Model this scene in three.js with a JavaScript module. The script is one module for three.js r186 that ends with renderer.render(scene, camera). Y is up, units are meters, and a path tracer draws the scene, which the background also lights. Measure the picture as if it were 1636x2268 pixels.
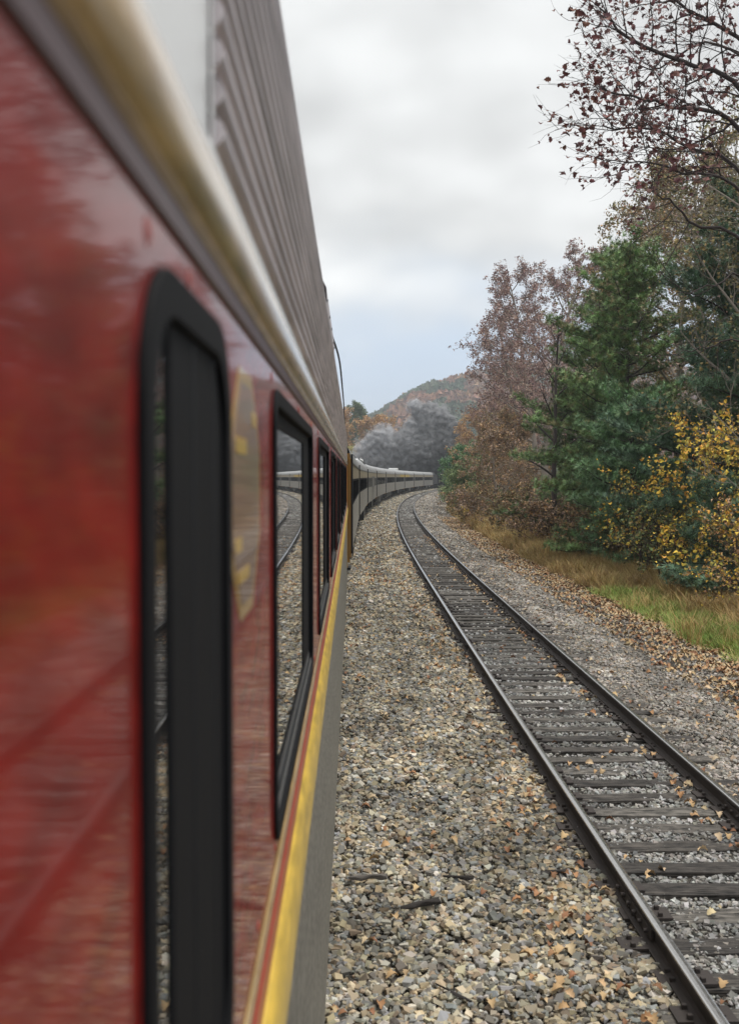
import * as THREE from 'three';
import { mergeGeometries, mergeVertices, toCreasedNormals } from 'three/addons/utils/BufferGeometryUtils.js';
import { RoundedBoxGeometry } from 'three/addons/geometries/RoundedBoxGeometry.js';
import { MarchingCubes } from 'three/addons/objects/MarchingCubes.js';
import { createNoise3D, createNoise2D } from 'simplex-noise';

// ------------------------------------------------------------------ random
function rngOf(seed) { let a = seed >>> 0; return () => { a = (a + 0x6d2b79f5) | 0; let t = Math.imul(a ^ (a >>> 15), 1 | a); t = (t + Math.imul(t ^ (t >>> 7), 61 | t)) ^ t; return ((t ^ (t >>> 14)) >>> 0) / 4294967296; }; }
const noise3 = createNoise3D(rngOf(11)), noise2 = createNoise2D(rngOf(12));
const V = (x, y, z) => new THREE.Vector3(x, y, z);
const lerp = (a, b, t) => a + (b - a) * t, clamp = (x, a = 0, b = 1) => Math.min(b, Math.max(a, x));
const smooth = (a, b, x) => { const t = clamp((x - a) / (b - a)); return t * t * (3 - 2 * t); };
const fbm2 = (x, y, n = 4) => { let s = 0, a = 0.5; for (let i = 0; i < n; i++) { s += a * noise2(x, y); x *= 2.03; y *= 2.03; a *= 0.5; } return s; };
const fbm3 = (x, y, z, n = 4) => { let s = 0, a = 0.5; for (let i = 0; i < n; i++) { s += a * noise3(x, y, z); x *= 2.03; y *= 2.03; z *= 2.03; a *= 0.5; } return s; };

// ------------------------------------------------------------------ scene, camera, sky, sun, exposure
const scene = new THREE.Scene();
const EYE = 3.05;                                   // metres above the rail heads (y = 0)
const camera = new THREE.PerspectiveCamera(52.49, 738 / 1024, 0.05, 4000);
camera.rotation.order = 'YXZ';
camera.position.set(0, EYE, 0);
camera.rotation.set(THREE.MathUtils.degToRad(-2.09), THREE.MathUtils.degToRad(-0.92), 0);
camera.focus = 32;
camera.userData.fStop = 4.3;
camera.updateMatrixWorld(true);

const SKY_W = 1024, SKY_H = 512, skyData = new Float32Array(SKY_W * SKY_H * 4);
for (let j = 0; j < SKY_H; j++) {
  const el = ((j + 0.5) / SKY_H - 0.5) * Math.PI, y = Math.sin(el), c = Math.cos(el);
  for (let i = 0; i < SKY_W; i++) {
    const az = ((i + 0.5) / SKY_W - 0.5) * 2 * Math.PI, x = c * Math.cos(az), z = c * Math.sin(az);
    const k = 1 / (Math.max(y, 0) + 0.22), cx = x * k, cz = z * k;
    const n = fbm3(cx * 1.1 + 3.3, cz * 1.1 + 1.7, 0.4, 5), n2 = fbm3(cx * 2.6 + 9, cz * 2.6, 7.7, 4);
    const e = THREE.MathUtils.radToDeg(el);
    const low = 1 - smooth(5, 14, e + n * 6);        // the clearer, bluer strip under the cloud deck
    let L = 0.42 + 0.36 * Math.max(y, 0) + 0.21 * n + 0.10 * n2 - 0.05 * smooth(13, 20, e) * (1 - smooth(26, 34, e)) + 0.06 * (1 - smooth(9, 15, e));
    L = clamp(L * 0.95, 0.3, 1.0);
    let r = L * 0.985, g = L, b = L * 1.0;
    r = lerp(r, 0.38, low * 0.9); g = lerp(g, 0.465, low * 0.9); b = lerp(b, 0.575, low * 0.9);
    const o = (j * SKY_W + i) * 4; skyData[o] = r; skyData[o + 1] = g; skyData[o + 2] = b; skyData[o + 3] = 1;
  }
}
const sky = new THREE.DataTexture(skyData, SKY_W, SKY_H, THREE.RGBAFormat, THREE.FloatType);
sky.mapping = THREE.EquirectangularReflectionMapping; sky.magFilter = THREE.LinearFilter; sky.needsUpdate = true;
scene.background = sky; scene.environment = sky;

const sun = new THREE.DirectionalLight(new THREE.Color(1, 0.97, 0.92), 1.4);
sun.name = 'sun';
sun.position.set(30, 90, -40); sun.target.position.set(0, 0, -40);
sun.castShadow = true; sun.shadow.radius = 40;
Object.assign(sun.shadow.camera, { left: -120, right: 120, top: 120, bottom: -120, near: 1, far: 400 });
scene.add(sun, sun.target);

const renderer = new THREE.WebGLRenderer({ antialias: true });
renderer.toneMapping = THREE.LinearToneMapping;
renderer.toneMappingExposure = 1.75;
renderer.shadowMap.enabled = true;
scene.fog = new THREE.FogExp2(new THREE.Color(0.80, 0.84, 0.88), 0.00042);

// ------------------------------------------------------------------ helpers: names, labels
const taken = {};
function numbered(name) { const n = taken[name] = (taken[name] ?? -1) + 1; return n ? name + '_' + String(n).padStart(3, '0') : name; }
function finish(o) { o.castShadow = o.receiveShadow = true; return o; }
function part(name, geometry, material, parent, kind) {
  const m = finish(new THREE.Mesh(geometry, material)); m.name = name; if (kind) m.userData.kind = kind; parent.add(m); return m;
}
function tag(o, label, category, group, kind) { o.userData.label = label; if (category) o.userData.category = category; if (group) o.userData.group = group; if (kind) o.userData.kind = kind; return o; }
function thing(name, label, category, pos = [0, 0, 0], turn = 0, group) {
  const g = new THREE.Group(); g.name = numbered(name); g.position.set(...pos); g.rotation.y = turn; scene.add(g);
  return tag(g, label, category, group);
}
function struct(name, geometry, material, label) { const m = part(name, geometry, material, scene, 'structure'); m.name = numbered(name); if (label) m.userData.label = label; return m; }
const merge = (list) => mergeGeometries(list.map((g) => { g = g.index ? g.toNonIndexed() : g; for (const k of Object.keys(g.attributes)) if (!['position', 'normal', 'uv'].includes(k)) g.deleteAttribute(k); return g; }));
function box(w, h, d, x, y, z, r = 0) { const g = r ? new RoundedBoxGeometry(w, h, d, 2, r) : new THREE.BoxGeometry(w, h, d); return g.translate(x, y, z); }
const tmpM = new THREE.Matrix4(), tmpQ = new THREE.Quaternion(), tmpE = new THREE.Euler(), UPV = V(0, 1, 0);
function instances(name, geometry, material, list, parent, kind) {     // list of {m: Matrix4, c: [r,g,b]}
  const im = new THREE.InstancedMesh(geometry, material, list.length);
  const c = new THREE.Color();
  list.forEach((e, i) => { im.setMatrixAt(i, e.m); if (e.c) im.setColorAt(i, c.setRGB(...e.c)); });
  im.name = name; if (kind) im.userData.kind = kind; finish(im); parent.add(im); return im;
}
const mat4 = (p, e, s) => new THREE.Matrix4().compose(p, new THREE.Quaternion().setFromEuler(e), typeof s === 'number' ? V(s, s, s) : s);
const anyTurn = (r) => new THREE.Euler(r() * 6.283, r() * 6.283, r() * 6.283);
const BRIGHT = 1.5, K = 1.42;
const tint = (r, c, v = 0.25) => { const k = 1 + (r() * 2 - 1) * v; return [c[0] * k * (1 + (r() - 0.5) * 0.12), c[1] * k, c[2] * k * (1 + (r() - 0.5) * 0.12)]; };
const pick = (r, list) => list[Math.floor(r() * list.length) % list.length];
// a point seen at (x, y) of the 1636 x 2268 photograph, f metres ahead
function at(x, y, f) { const v = V((x - 818) / 2300, -(y - 1134) / 2300, -1).applyQuaternion(camera.quaternion); return v.multiplyScalar(-f / v.z).add(camera.position); }

// ------------------------------------------------------------------ textures and materials
function dataTex(w, h, fn, srgb = false) {
  const d = new Uint8Array(w * h * 4);
  for (let j = 0; j < h; j++) for (let i = 0; i < w; i++) { const c = fn(i / w, j / h); const o = (j * w + i) * 4; if (typeof c === 'number') { d[o] = d[o + 1] = d[o + 2] = clamp(c) * 255; } else for (let k = 0; k < 3; k++) d[o + k] = clamp(c[k]) * 255; d[o + 3] = 255; }
  const t = new THREE.DataTexture(d, w, h); t.wrapS = t.wrapT = THREE.RepeatWrapping; t.magFilter = THREE.LinearFilter; t.minFilter = THREE.LinearMipmapLinearFilter; if (srgb) t.colorSpace = THREE.SRGBColorSpace; t.needsUpdate = true; return t;
}
// tileable noise on a torus
const tile = (u, v, f, seed, n = 4) => { const a = u * 6.28318, b = v * 6.28318, R = f / 6.28318; let s = 0, k = 0.5, q = 1; for (let i = 0; i < n; i++) { s += k * (noise3(Math.cos(a) * R * q + seed, Math.sin(a) * R * q + Math.cos(b) * R * q * 1.7, Math.sin(b) * R * q + seed * 0.7)); k *= 0.5; q *= 2.1; } return s; };
const texWave = dataTex(256, 256, (u, v) => 0.5 + 0.5 * tile(u, v, 3, 5, 3));
const texGrain = dataTex(512, 128, (u, v) => { const s = noise2(v * 46, u * 3 + 4) * 0.5 + noise2(v * 120 + 8, u * 9) * 0.3 + fbm2(u * 12, v * 7) * 0.5; return clamp(0.5 + 0.85 * s); });
const texMottle = dataTex(256, 256, (u, v) => 0.78 + 0.42 * tile(u, v, 6, 21, 5));
const texSpeckle = dataTex(512, 512, (u, v) => clamp(0.55 + 0.75 * tile(u, v, 60, 3, 3) + 0.2 * tile(u, v, 5, 8, 3)));
const texDirt = dataTex(256, 256, (u, v) => { const s = 0.5 + 0.5 * noise2(u * 40, v * 2.2) * 0.6 + 0.35 * tile(u, v, 8, 31, 4); return clamp(0.3 + 0.5 * s); });
const rep = (t, x, y) => { const c = t.clone(); c.repeat.set(x, y); c.needsUpdate = true; return c; };
const std = (c, rough, metal = 0, o = {}) => new THREE.MeshStandardMaterial({ color: new THREE.Color().setRGB(...c), roughness: rough, metalness: metal, ...o });
const phy = (c, rough, metal = 0, o = {}) => new THREE.MeshPhysicalMaterial({ color: new THREE.Color().setRGB(...c), roughness: rough, metalness: metal, ...o });

const M = {
  red: phy([0.285, 0.011, 0.006], 0.5, 0, { specularIntensity: 0.3, clearcoat: 0.64, clearcoatRoughness: 0.06, bumpMap: rep(texWave, 1.3, 1.3), bumpScale: 0.0035, map: rep(texMottle, 1.1, 2.1) }),
  maroon: phy([0.06, 0.012, 0.018], 0.5, 0, { clearcoat: 0.4, clearcoatRoughness: 0.3 }),  // the car's red with the gold moulding's shade put into its colour
  gold: phy([0.70, 0.46, 0.19], 0.3, 0.25, { clearcoat: 1, clearcoatRoughness: 0.14, map: rep(texMottle, 0.8, 3) }),
  yellow: phy([0.85, 0.56, 0.07], 0.4, 0, { clearcoat: 0.7, clearcoatRoughness: 0.25, map: rep(texMottle, 0.8, 3) }),
  pinstripe: phy([0.36, 0.03, 0.015], 0.45, 0, { clearcoat: 0.5, clearcoatRoughness: 0.2 }),
  steel: std([0.74, 0.66, 0.665], 0.4, 0.45, { map: rep(texMottle, 0.15, 1.2) }),
  steelSmooth: std([0.86, 0.86, 0.84], 0.32, 0.6),
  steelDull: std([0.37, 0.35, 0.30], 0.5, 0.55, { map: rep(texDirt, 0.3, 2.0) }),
  rubber: phy([0.010, 0.010, 0.011], 0.7, 0, { specularIntensity: 0.22 }),
  frame: std([0.13, 0.135, 0.14], 0.42, 0.4),
  pane: phy([0.006, 0.007, 0.008], 0.02, 0, { ior: 1.75, clearcoat: 1, clearcoatRoughness: 0.01, bumpMap: rep(texWave, 0.6, 0.6), bumpScale: 0.0006 }),
  black: std([0.014, 0.014, 0.015], 0.55, 0.2),
  soot: std([0.02, 0.02, 0.021], 0.7, 0.2, { map: rep(texMottle, 0.5, 0.5) }),
  railTop: std([0.45, 0.44, 0.43], 0.25, 0.88, { roughnessMap: rep(texMottle, 2, 0.4) }),
  railRust: std([0.05, 0.039, 0.034], 0.8, 0.1, { map: rep(texMottle, 1, 3) }),
  tie: [0, 1, 2, 3].map((i) => std([[0.115, 0.10, 0.086], [0.16, 0.142, 0.122], [0.08, 0.069, 0.06], [0.21, 0.19, 0.165]][i], 0.9, 0, { map: rep(texGrain, 1, 1), bumpMap: rep(texGrain, 1, 1), bumpScale: 0.012 })),
  bark: std([0.085, 0.068, 0.055], 0.95), barkGrey: std([0.26, 0.22, 0.18], 0.95), barkDark: std([0.05, 0.038, 0.034], 0.95),
  leaf: std([1, 1, 1], 0.75, 0, { side: THREE.DoubleSide }),
  leafThin: phy([1, 1, 1], 0.85, 0, { side: THREE.DoubleSide, transmission: 0.35, thickness: 0 }),
  needle: std([1, 1, 1], 0.7, 0, { side: THREE.DoubleSide }),
  stone: std([1, 1, 1], 0.9, 0, { flatShading: true }),
  ballast: std([0.17, 0.15, 0.125], 1, 0, { map: rep(texSpeckle, 0.7, 0.7), bumpMap: rep(texSpeckle, 0.7, 0.7), bumpScale: 0.05 }),
  soil: std([0.105, 0.075, 0.05], 1, 0, { map: rep(texSpeckle, 0.4, 0.4), bumpMap: rep(texSpeckle, 0.4, 0.4), bumpScale: 0.08 }),
  roofPale: std([0.62, 0.62, 0.61], 0.45, 0.35, { map: rep(texDirt, 0.2, 0.2) }),
  roofWhite: std([0.78, 0.78, 0.76], 0.6),
};

// ------------------------------------------------------------------ the line of the tracks
// s metres ahead along the train's track, u metres to its right; curve to the right, slightly downhill
const TRAIN_X = -1.66, R_CURVE = 1411, S0 = -14, S1 = 57, PATH = [];
{ let x = TRAIN_X, f = -60, th = 0; for (let i = 0; i <= 5200; i++) { const s = -60 + i * 0.1; PATH.push([x, f, th]); const k = clamp((s - S0) / (S1 - S0)) / R_CURVE; th += k * 0.1; x += Math.sin(th) * 0.1; f += Math.cos(th) * 0.1; } }
const grade = (s) => -0.0025 * Math.max(0, s - 26);
function on(s, u = 0, y = 0) { const t = clamp((s + 60) / 0.1, 0, 5199), i = Math.floor(t), k = t - i, a = PATH[i], b = PATH[i + 1]; const th = lerp(a[2], b[2], k); return V(lerp(a[0], b[0], k) + Math.cos(th) * u, y + grade(s), -(lerp(a[1], b[1], k) - Math.sin(th) * u)); }
const heading = (s) => PATH[clamp(Math.round((s + 60) / 0.1), 0, 5200)][2];
function toSU(x, f) { let s = f; for (let i = 0; i < 3; i++) { const p = on(s), th = heading(s); s += (x - p.x) * Math.sin(th) + (f + p.z) * Math.cos(th); } const p = on(s), th = heading(s); return [s, (x - p.x) * Math.cos(th) - (f + p.z) * Math.sin(th)]; }

// cross-section of the ground: height of the surface at u (rail head = 0)
const TRACK2 = 4.46, HALF_GAUGE = 0.7525;
function bedHeight(s, u) {
  let y = -0.205;
  y = lerp(y, -0.175, smooth(1.6, 2.4, u) * (1 - smooth(3.3, 3.6, u)));
  y = lerp(y, -0.36, smooth(5.75, 7.4, u)); y = lerp(y, -0.47, smooth(7.4, 9.0, u));
  y = lerp(y, -0.75, smooth(-2.0, -4.0, u));
  return y + 0.02 * noise2(s * 0.5, u * 0.6) + 0.012 * noise2(s * 1.9, u * 2.1);
}
function landHeight(s, u) {
  let y = -0.5 + 0.1 * noise2(s * 0.11, u * 0.2) * smooth(8, 11, u);
  if (u > 9) y += 0.09 * (u - 9) * smooth(9, 14, u) + 0.15 * noise2(s * 0.3, u * 0.3) * smooth(9, 12, u);
  if (u < -4) y += -0.3 + 0.04 * Math.max(0, -u - 8);
  return clamp(y, -2, 6);
}
const groundY = (s, u) => (u > -3.6 && u < 9 ? bedHeight(s, u) : landHeight(s, u)) ;

function grid(ns, nu, fn) {
  const pos = [], uv = [], idx = [];
  for (let i = 0; i <= ns; i++) for (let j = 0; j <= nu; j++) { const [p, a, b] = fn(i / ns, j / nu); pos.push(p.x, p.y, p.z); uv.push(a, b); }
  for (let i = 0; i < ns; i++) for (let j = 0; j < nu; j++) { const a = i * (nu + 1) + j, b = a + 1, c = a + nu + 1, d = c + 1; idx.push(a, b, d, a, d, c); }
  const g = new THREE.BufferGeometry(); g.setAttribute('position', new THREE.Float32BufferAttribute(pos, 3)); g.setAttribute('uv', new THREE.Float32BufferAttribute(uv, 2)); g.setIndex(idx); g.computeVertexNormals(); return g;
}
// one sheet of ground to the horizon, sunk under the ballast
struct('ground', grid(220, 220, (a, b) => {
  const f = a < 0.75 ? lerp(-30, 390, a / 0.75) : 390 + 2600 * Math.pow((a - 0.75) / 0.25, 2.2), t = b * 2 - 1, x = Math.sign(t) * (Math.abs(t) < 0.6 ? Math.abs(t) * 90 : 54 + 1900 * Math.pow((Math.abs(t) - 0.6) / 0.4, 2.4));
  const far = smooth(310, 420, Math.hypot(x, f)), [s, u] = toSU(x, Math.min(f, 410)), gr = grade(Math.min(s, 410));
  const y = lerp(gr + landHeight(s, u) - 0.35 * smooth(-3.9, -3.3, u) * (1 - smooth(8.2, 9.2, u)), -1.2, far);
  return [V(x, y, -f), x, f];
}), M.soil, 'brown ground under the trees and beyond the track');
struct('ballast_bed', grid(900, 60, (a, b) => { const s = lerp(-25, 330, a), u = lerp(-4.4, 9.35, b); return [on(s, u, bedHeight(s, u) - 0.02 - 0.5 * smooth(9.0, 9.35, u) * 0.5 - 0.3 * smooth(-4, -4.4, u)), s, u]; }), M.ballast, 'grey crushed stone bed under both tracks');

// ------------------------------------------------------------------ tracks
function sweep(profile, s0, s1, step, u0, closed = true) {            // profile [du, y] swept along the track
  const n = Math.max(1, Math.round((s1 - s0) / step)), P = [];
  const pts = closed ? [...profile, profile[0]] : profile, pos = [], uv = [], idx = [];
  let k = 0;
  for (let e = 0; e < pts.length - 1; e++) {
    for (let i = 0; i <= n; i++) { const s = lerp(s0, s1, i / n); for (const q of [pts[e], pts[e + 1]]) { const p = on(s, u0 + q[0], q[1]); pos.push(p.x, p.y, p.z); uv.push(s, q[0] + q[1]); } }
    for (let i = 0; i < n; i++) { const a = k + i * 2; idx.push(a, a + 2, a + 1, a + 1, a + 2, a + 3); }
    k += (n + 1) * 2;
  }
  const g = new THREE.BufferGeometry(); g.setAttribute('position', new THREE.Float32BufferAttribute(pos, 3)); g.setAttribute('uv', new THREE.Float32BufferAttribute(uv, 2)); g.setIndex(idx); g.computeVertexNormals(); return g;
}
const RAIL_BODY = [[-0.034, -0.014], [-0.036, -0.036], [-0.01, -0.05], [-0.009, -0.13], [-0.028, -0.148], [-0.07, -0.158], [-0.07, -0.17], [0.07, -0.17], [0.07, -0.158], [0.028, -0.148], [0.009, -0.13], [0.01, -0.05], [0.036, -0.036], [0.034, -0.014]];
const RAIL_HEAD = [[-0.034, -0.014], [-0.031, -0.005], [-0.02, -0.001], [0, 0.0005], [0.02, -0.001], [0.031, -0.005], [0.034, -0.014]];
const tieGeos = [0, 1, 2, 3, 4].map((i) => {
  const r = rngOf(70 + i), g = new THREE.BoxGeometry(2.6, 0.18, 0.23, 14, 2, 3), p = g.attributes.position;
  for (let k = 0; k < p.count; k++) { const x = p.getX(k), y = p.getY(k), z = p.getZ(k), n = noise3(x * 2 + i * 9, y * 9, z * 9); const edge = (Math.abs(z) > 0.1 && y > 0.08 ? -0.014 : 0); p.setXYZ(k, x + (Math.abs(x) > 1.29 ? n * 0.03 : 0), y + edge + n * 0.008, z * (1 + n * 0.06) ); }
  const uv = g.attributes.uv; for (let k = 0; k < uv.count; k++) uv.setXY(k, p.getX(k) / 2.2 + i * 0.37, p.getZ(k) * 1.6 + p.getY(k) * 1.3 + i * 0.21);
  g.computeVertexNormals(); return toCreasedNormals(g, 0.6);
});
const plateGeo = merge([box(0.36, 0.018, 0.19, 0, 0, 0), ...[[-0.095, -0.06], [-0.1, 0.06], [0.1, -0.06], [0.095, 0.06]].map(([x, z]) => box(0.034, 0.035, 0.03, x, 0.022, z, 0.006))]);
function buildTrack(label, uc, near, far, detail, seed) {
  const p0 = on(0, uc), t = thing('railway_track', label, 'railway track', [p0.x, 0, p0.z]), r = rngOf(seed), shift = (g) => g.translate(-p0.x, 0, -p0.z);
  for (const sd of [-1, 1]) {
    const rail = part('rail', shift(sweep(RAIL_BODY, near, far, 0.6, uc + sd * HALF_GAUGE, false)), M.railRust, t);
    part('rail_head', shift(sweep(RAIL_HEAD, near, far, 0.6, uc + sd * HALF_GAUGE, false)), M.railTop, rail);
  }
  const later = [], rest = [];
  let s = near, n = 0;
  while (s < far) {
    const p = on(s, uc + (r() - 0.5) * 0.16, -0.262 - r() * 0.016), tg = pick(r, tieGeos), tm = pick(r, M.tie);
    if (n >= 290) { rest.push(tg.clone().rotateY(-heading(s)).translate(p.x - p0.x, p.y, p.z - p0.z)); s += 0.5; n++; continue; }
    const g = new THREE.Mesh(tg, tm); finish(g);
    g.name = 'tie'; g.position.set(p.x - p0.x, p.y, p.z - p0.z); g.rotation.set((r() - 0.5) * 0.02, -heading(s) + (r() - 0.5) * 0.035, (r() - 0.5) * 0.006); t.add(g);
    if (detail) for (const sd of [-1, 1]) {
      if (s < 30) { const q = part('tie_plate', plateGeo, M.railRust, g); q.position.set(sd * HALF_GAUGE + (uc - p.x + p0.x - uc) * 0, 0.097, 0); }
      else if (s < 95) later.push(plateGeo.clone().rotateY(-heading(s)).translate(on(s, uc + sd * HALF_GAUGE).x - p0.x, p.y + 0.097, on(s, uc + sd * HALF_GAUGE).z - p0.z));
    }
    s += 0.475 + (r() - 0.5) * 0.07; n++;
  }
  if (rest.length) part('tie', merge(rest), M.tie[0], t, 'stuff');
  if (later.length) part('tie_plate', merge(later), M.railRust, t, 'stuff');
  if (detail) for (const [sj, sd] of [[9.3, 1], [7.4, -1], [21.2, 1], [19.3, -1], [33.1, 1], [31.2, -1], [45, 1]]) {
    for (const side of [-1, 1]) {
      const gs = [box(0.022, 0.075, 0.92, side * 0.026, -0.092, 0, 0.004)];
      for (let k = 0; k < 6; k++) gs.push(new THREE.CylinderGeometry(0.016, 0.018, 0.04, 6).rotateZ(Math.PI / 2).translate(side * 0.046, -0.09, -0.38 + k * 0.152));
      const j = part('joint_bar', merge(gs), M.railRust, t), p = on(sj, uc + sd * HALF_GAUGE); j.position.set(p.x - p0.x, p.y, p.z - p0.z); j.rotation.y = -heading(sj);
    }
  }
  return t;
}
buildTrack('empty rusty railway track on weathered ties, curving right beside the train', TRACK2, 3.2, 325, true, 5);
buildTrack('railway track that the train stands on, in shade under the cars', 0, -10, 310, false, 6);

// ------------------------------------------------------------------ ballast stones
const stoneGeos = [0, 1, 2, 3, 4].map((i) => {
  const r = rngOf(90 + i), base = i < 3 ? new THREE.BoxGeometry(0.8, 0.62, 0.7) : new THREE.IcosahedronGeometry(0.5, 0), g = mergeVertices(base.deleteAttribute('uv').deleteAttribute('normal')), p = g.attributes.position;
  const cut = i < 3 ? 0.36 : 0.3; for (let k = 0; k < p.count; k++) p.setXYZ(k, p.getX(k) * (1 + (r() - 0.5) * 2 * cut), p.getY(k) * (0.8 + (r() - 0.5) * 1.7 * cut), p.getZ(k) * (1 + (r() - 0.5) * 2 * cut)); const h = g.toNonIndexed(); h.computeVertexNormals(); return h; });
const C_WARM = [[0.42, 0.34, 0.22], [0.36, 0.315, 0.225], [0.50, 0.43, 0.30], [0.27, 0.255, 0.21], [0.22, 0.215, 0.195], [0.30, 0.23, 0.16], [0.55, 0.51, 0.43], [0.30, 0.30, 0.29], [0.17, 0.155, 0.13]];
const C_GREY = [[0.30, 0.29, 0.27], [0.22, 0.215, 0.20], [0.36, 0.35, 0.33], [0.16, 0.155, 0.145], [0.26, 0.24, 0.21], [0.44, 0.43, 0.41]];
const C_PINK = [[0.33, 0.295, 0.255], [0.27, 0.25, 0.22], [0.41, 0.375, 0.33], [0.21, 0.19, 0.165], [0.36, 0.28, 0.20], [0.48, 0.44, 0.39]];
{
  const lists = stoneGeos.map(() => []), r = rngOf(301);
  const strew = (s0, s1, u0, u1, perM2, size, colors, lift, keep) => {
    const n = Math.round((s1 - s0) * (u1 - u0) * perM2);
    for (let i = 0; i < n; i++) {
      const s = lerp(s0, s1, r()), u = lerp(u0, u1, r()); if (keep && !keep(s, u)) { continue; }
      const k = size * (0.55 + Math.pow(r(), 2) * 1.25), p = on(s, u, bedHeight(s, u) + lift + (r() - 0.35) * size * 0.7);
      const big = 0.75 + 0.3 * noise2(s * 0.7, u * 0.9) + 0.15 * noise2(s * 0.15, u * 0.4);
      const c = tint(r, pick(r, colors), 0.24).map((x) => x * big * 1.1);
      lists[i % 5].push({ m: mat4(p, new THREE.Euler((r() - 0.5) * 1.4, r() * 6.283, (r() - 0.5) * 1.4), V(k * (0.8 + r() * 0.5), k * (0.65 + r() * 0.4), k)), c });
    }
  };
  const bands = [[4.2, 10, 1150, 0.0445], [10, 20, 880, 0.0485], [20, 40, 420, 0.062], [40, 80, 125, 0.09], [80, 160, 34, 0.14], [160, 290, 10, 0.2]];
  for (const [a, b, d, z] of bands) {
    const off = a < 20 ? 0 : 0.01;
    strew(a, b, 0.9, 3.66, d, z, C_WARM, 0.0 - off);
    strew(a, b, -1.8, 0.9, d * 0.3, z, C_WARM, -0.01 - off);
    strew(a, b, 3.75, 5.2, d * 1.15, z * 0.74, C_GREY, -0.012 - off * 2, a < 30 ? undefined : undefined);
    strew(a, b, 5.2, 7.3, d * 0.95, z * 0.82, C_PINK, 0.0 - off);
    strew(a, b, 7.3, 9.0, d * 0.6, z * 0.7, C_PINK, 0.0);
  }
  const g = new THREE.Group(); g.name = 'ballast_stones'; scene.add(g); tag(g, 'loose grey and tan crushed stones covering the track bed', 'gravel', null, 'stuff');
  lists.forEach((l, i) => instances('stones', stoneGeos[i], M.stone, l, g, 'stuff'));
}

// ------------------------------------------------------------------ leaves
function leafGeo(kind, seed) {
  const r = rngOf(seed), out = [];
  if (kind === 'oak') { const n = 7; for (let i = 0; i <= n; i++) { const t = i / n, w = (i % 2 ? 0.34 : 0.21) * Math.sin(Math.PI * (0.12 + 0.82 * t)) * 1.25; out.push([t, w]); } }
  else for (const t of [0, 0.25, 0.5, 0.75, 1]) out.push([t, 0.34 * Math.sin(Math.PI * Math.pow(t, 0.75))]);
  const curl = 0.3 + r() * 0.5, twist = (r() - 0.5) * 0.8, pos = [], idx = [];
  out.forEach(([t, w]) => { const y = curl * 0.35 * Math.sin(t * 3.1), a = twist * (t - 0.5); for (const q of [-w, 0, w]) pos.push(q * Math.cos(a), y + Math.abs(q) * (0.25 + curl * 0.7) + q * Math.sin(a), t - 0.5); });
  for (let i = 0; i < out.length - 1; i++) for (const k of [0, 1]) { const a = i * 3 + k; idx.push(a, a + 3, a + 1, a + 1, a + 3, a + 4); }
  const g = new THREE.BufferGeometry(); g.setAttribute('position', new THREE.Float32BufferAttribute(pos, 3)); g.setIndex(idx); g.computeVertexNormals(); return g;
}
const oakLeaf = [1, 2, 3].map((i) => leafGeo('oak', i)), ovalLeaf = [4, 5, 6].map((i) => leafGeo('oval', i));
function clumpGeo(seed, n = 6, size = 0.5) { const r = rngOf(seed), gs = []; for (let i = 0; i < n; i++) { const g = new THREE.PlaneGeometry(size * (0.5 + r() * 0.4), size * (0.8 + r() * 0.5), 1, 1); g.applyMatrix4(mat4(V(r() - 0.5, r() - 0.5, r() - 0.5).multiplyScalar(1.5), anyTurn(r), 1)); gs.push(g); } return merge(gs).deleteAttribute('uv'); }
const clumps = [1, 2, 3].map((i) => clumpGeo(i)), fineClumps = [4, 5].map((i) => clumpGeo(i, 9, 0.34));
const C_FALLEN = [[0.42, 0.27, 0.13], [0.48, 0.33, 0.17], [0.33, 0.17, 0.075], [0.24, 0.11, 0.05], [0.52, 0.40, 0.24], [0.38, 0.29, 0.18]];
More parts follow.
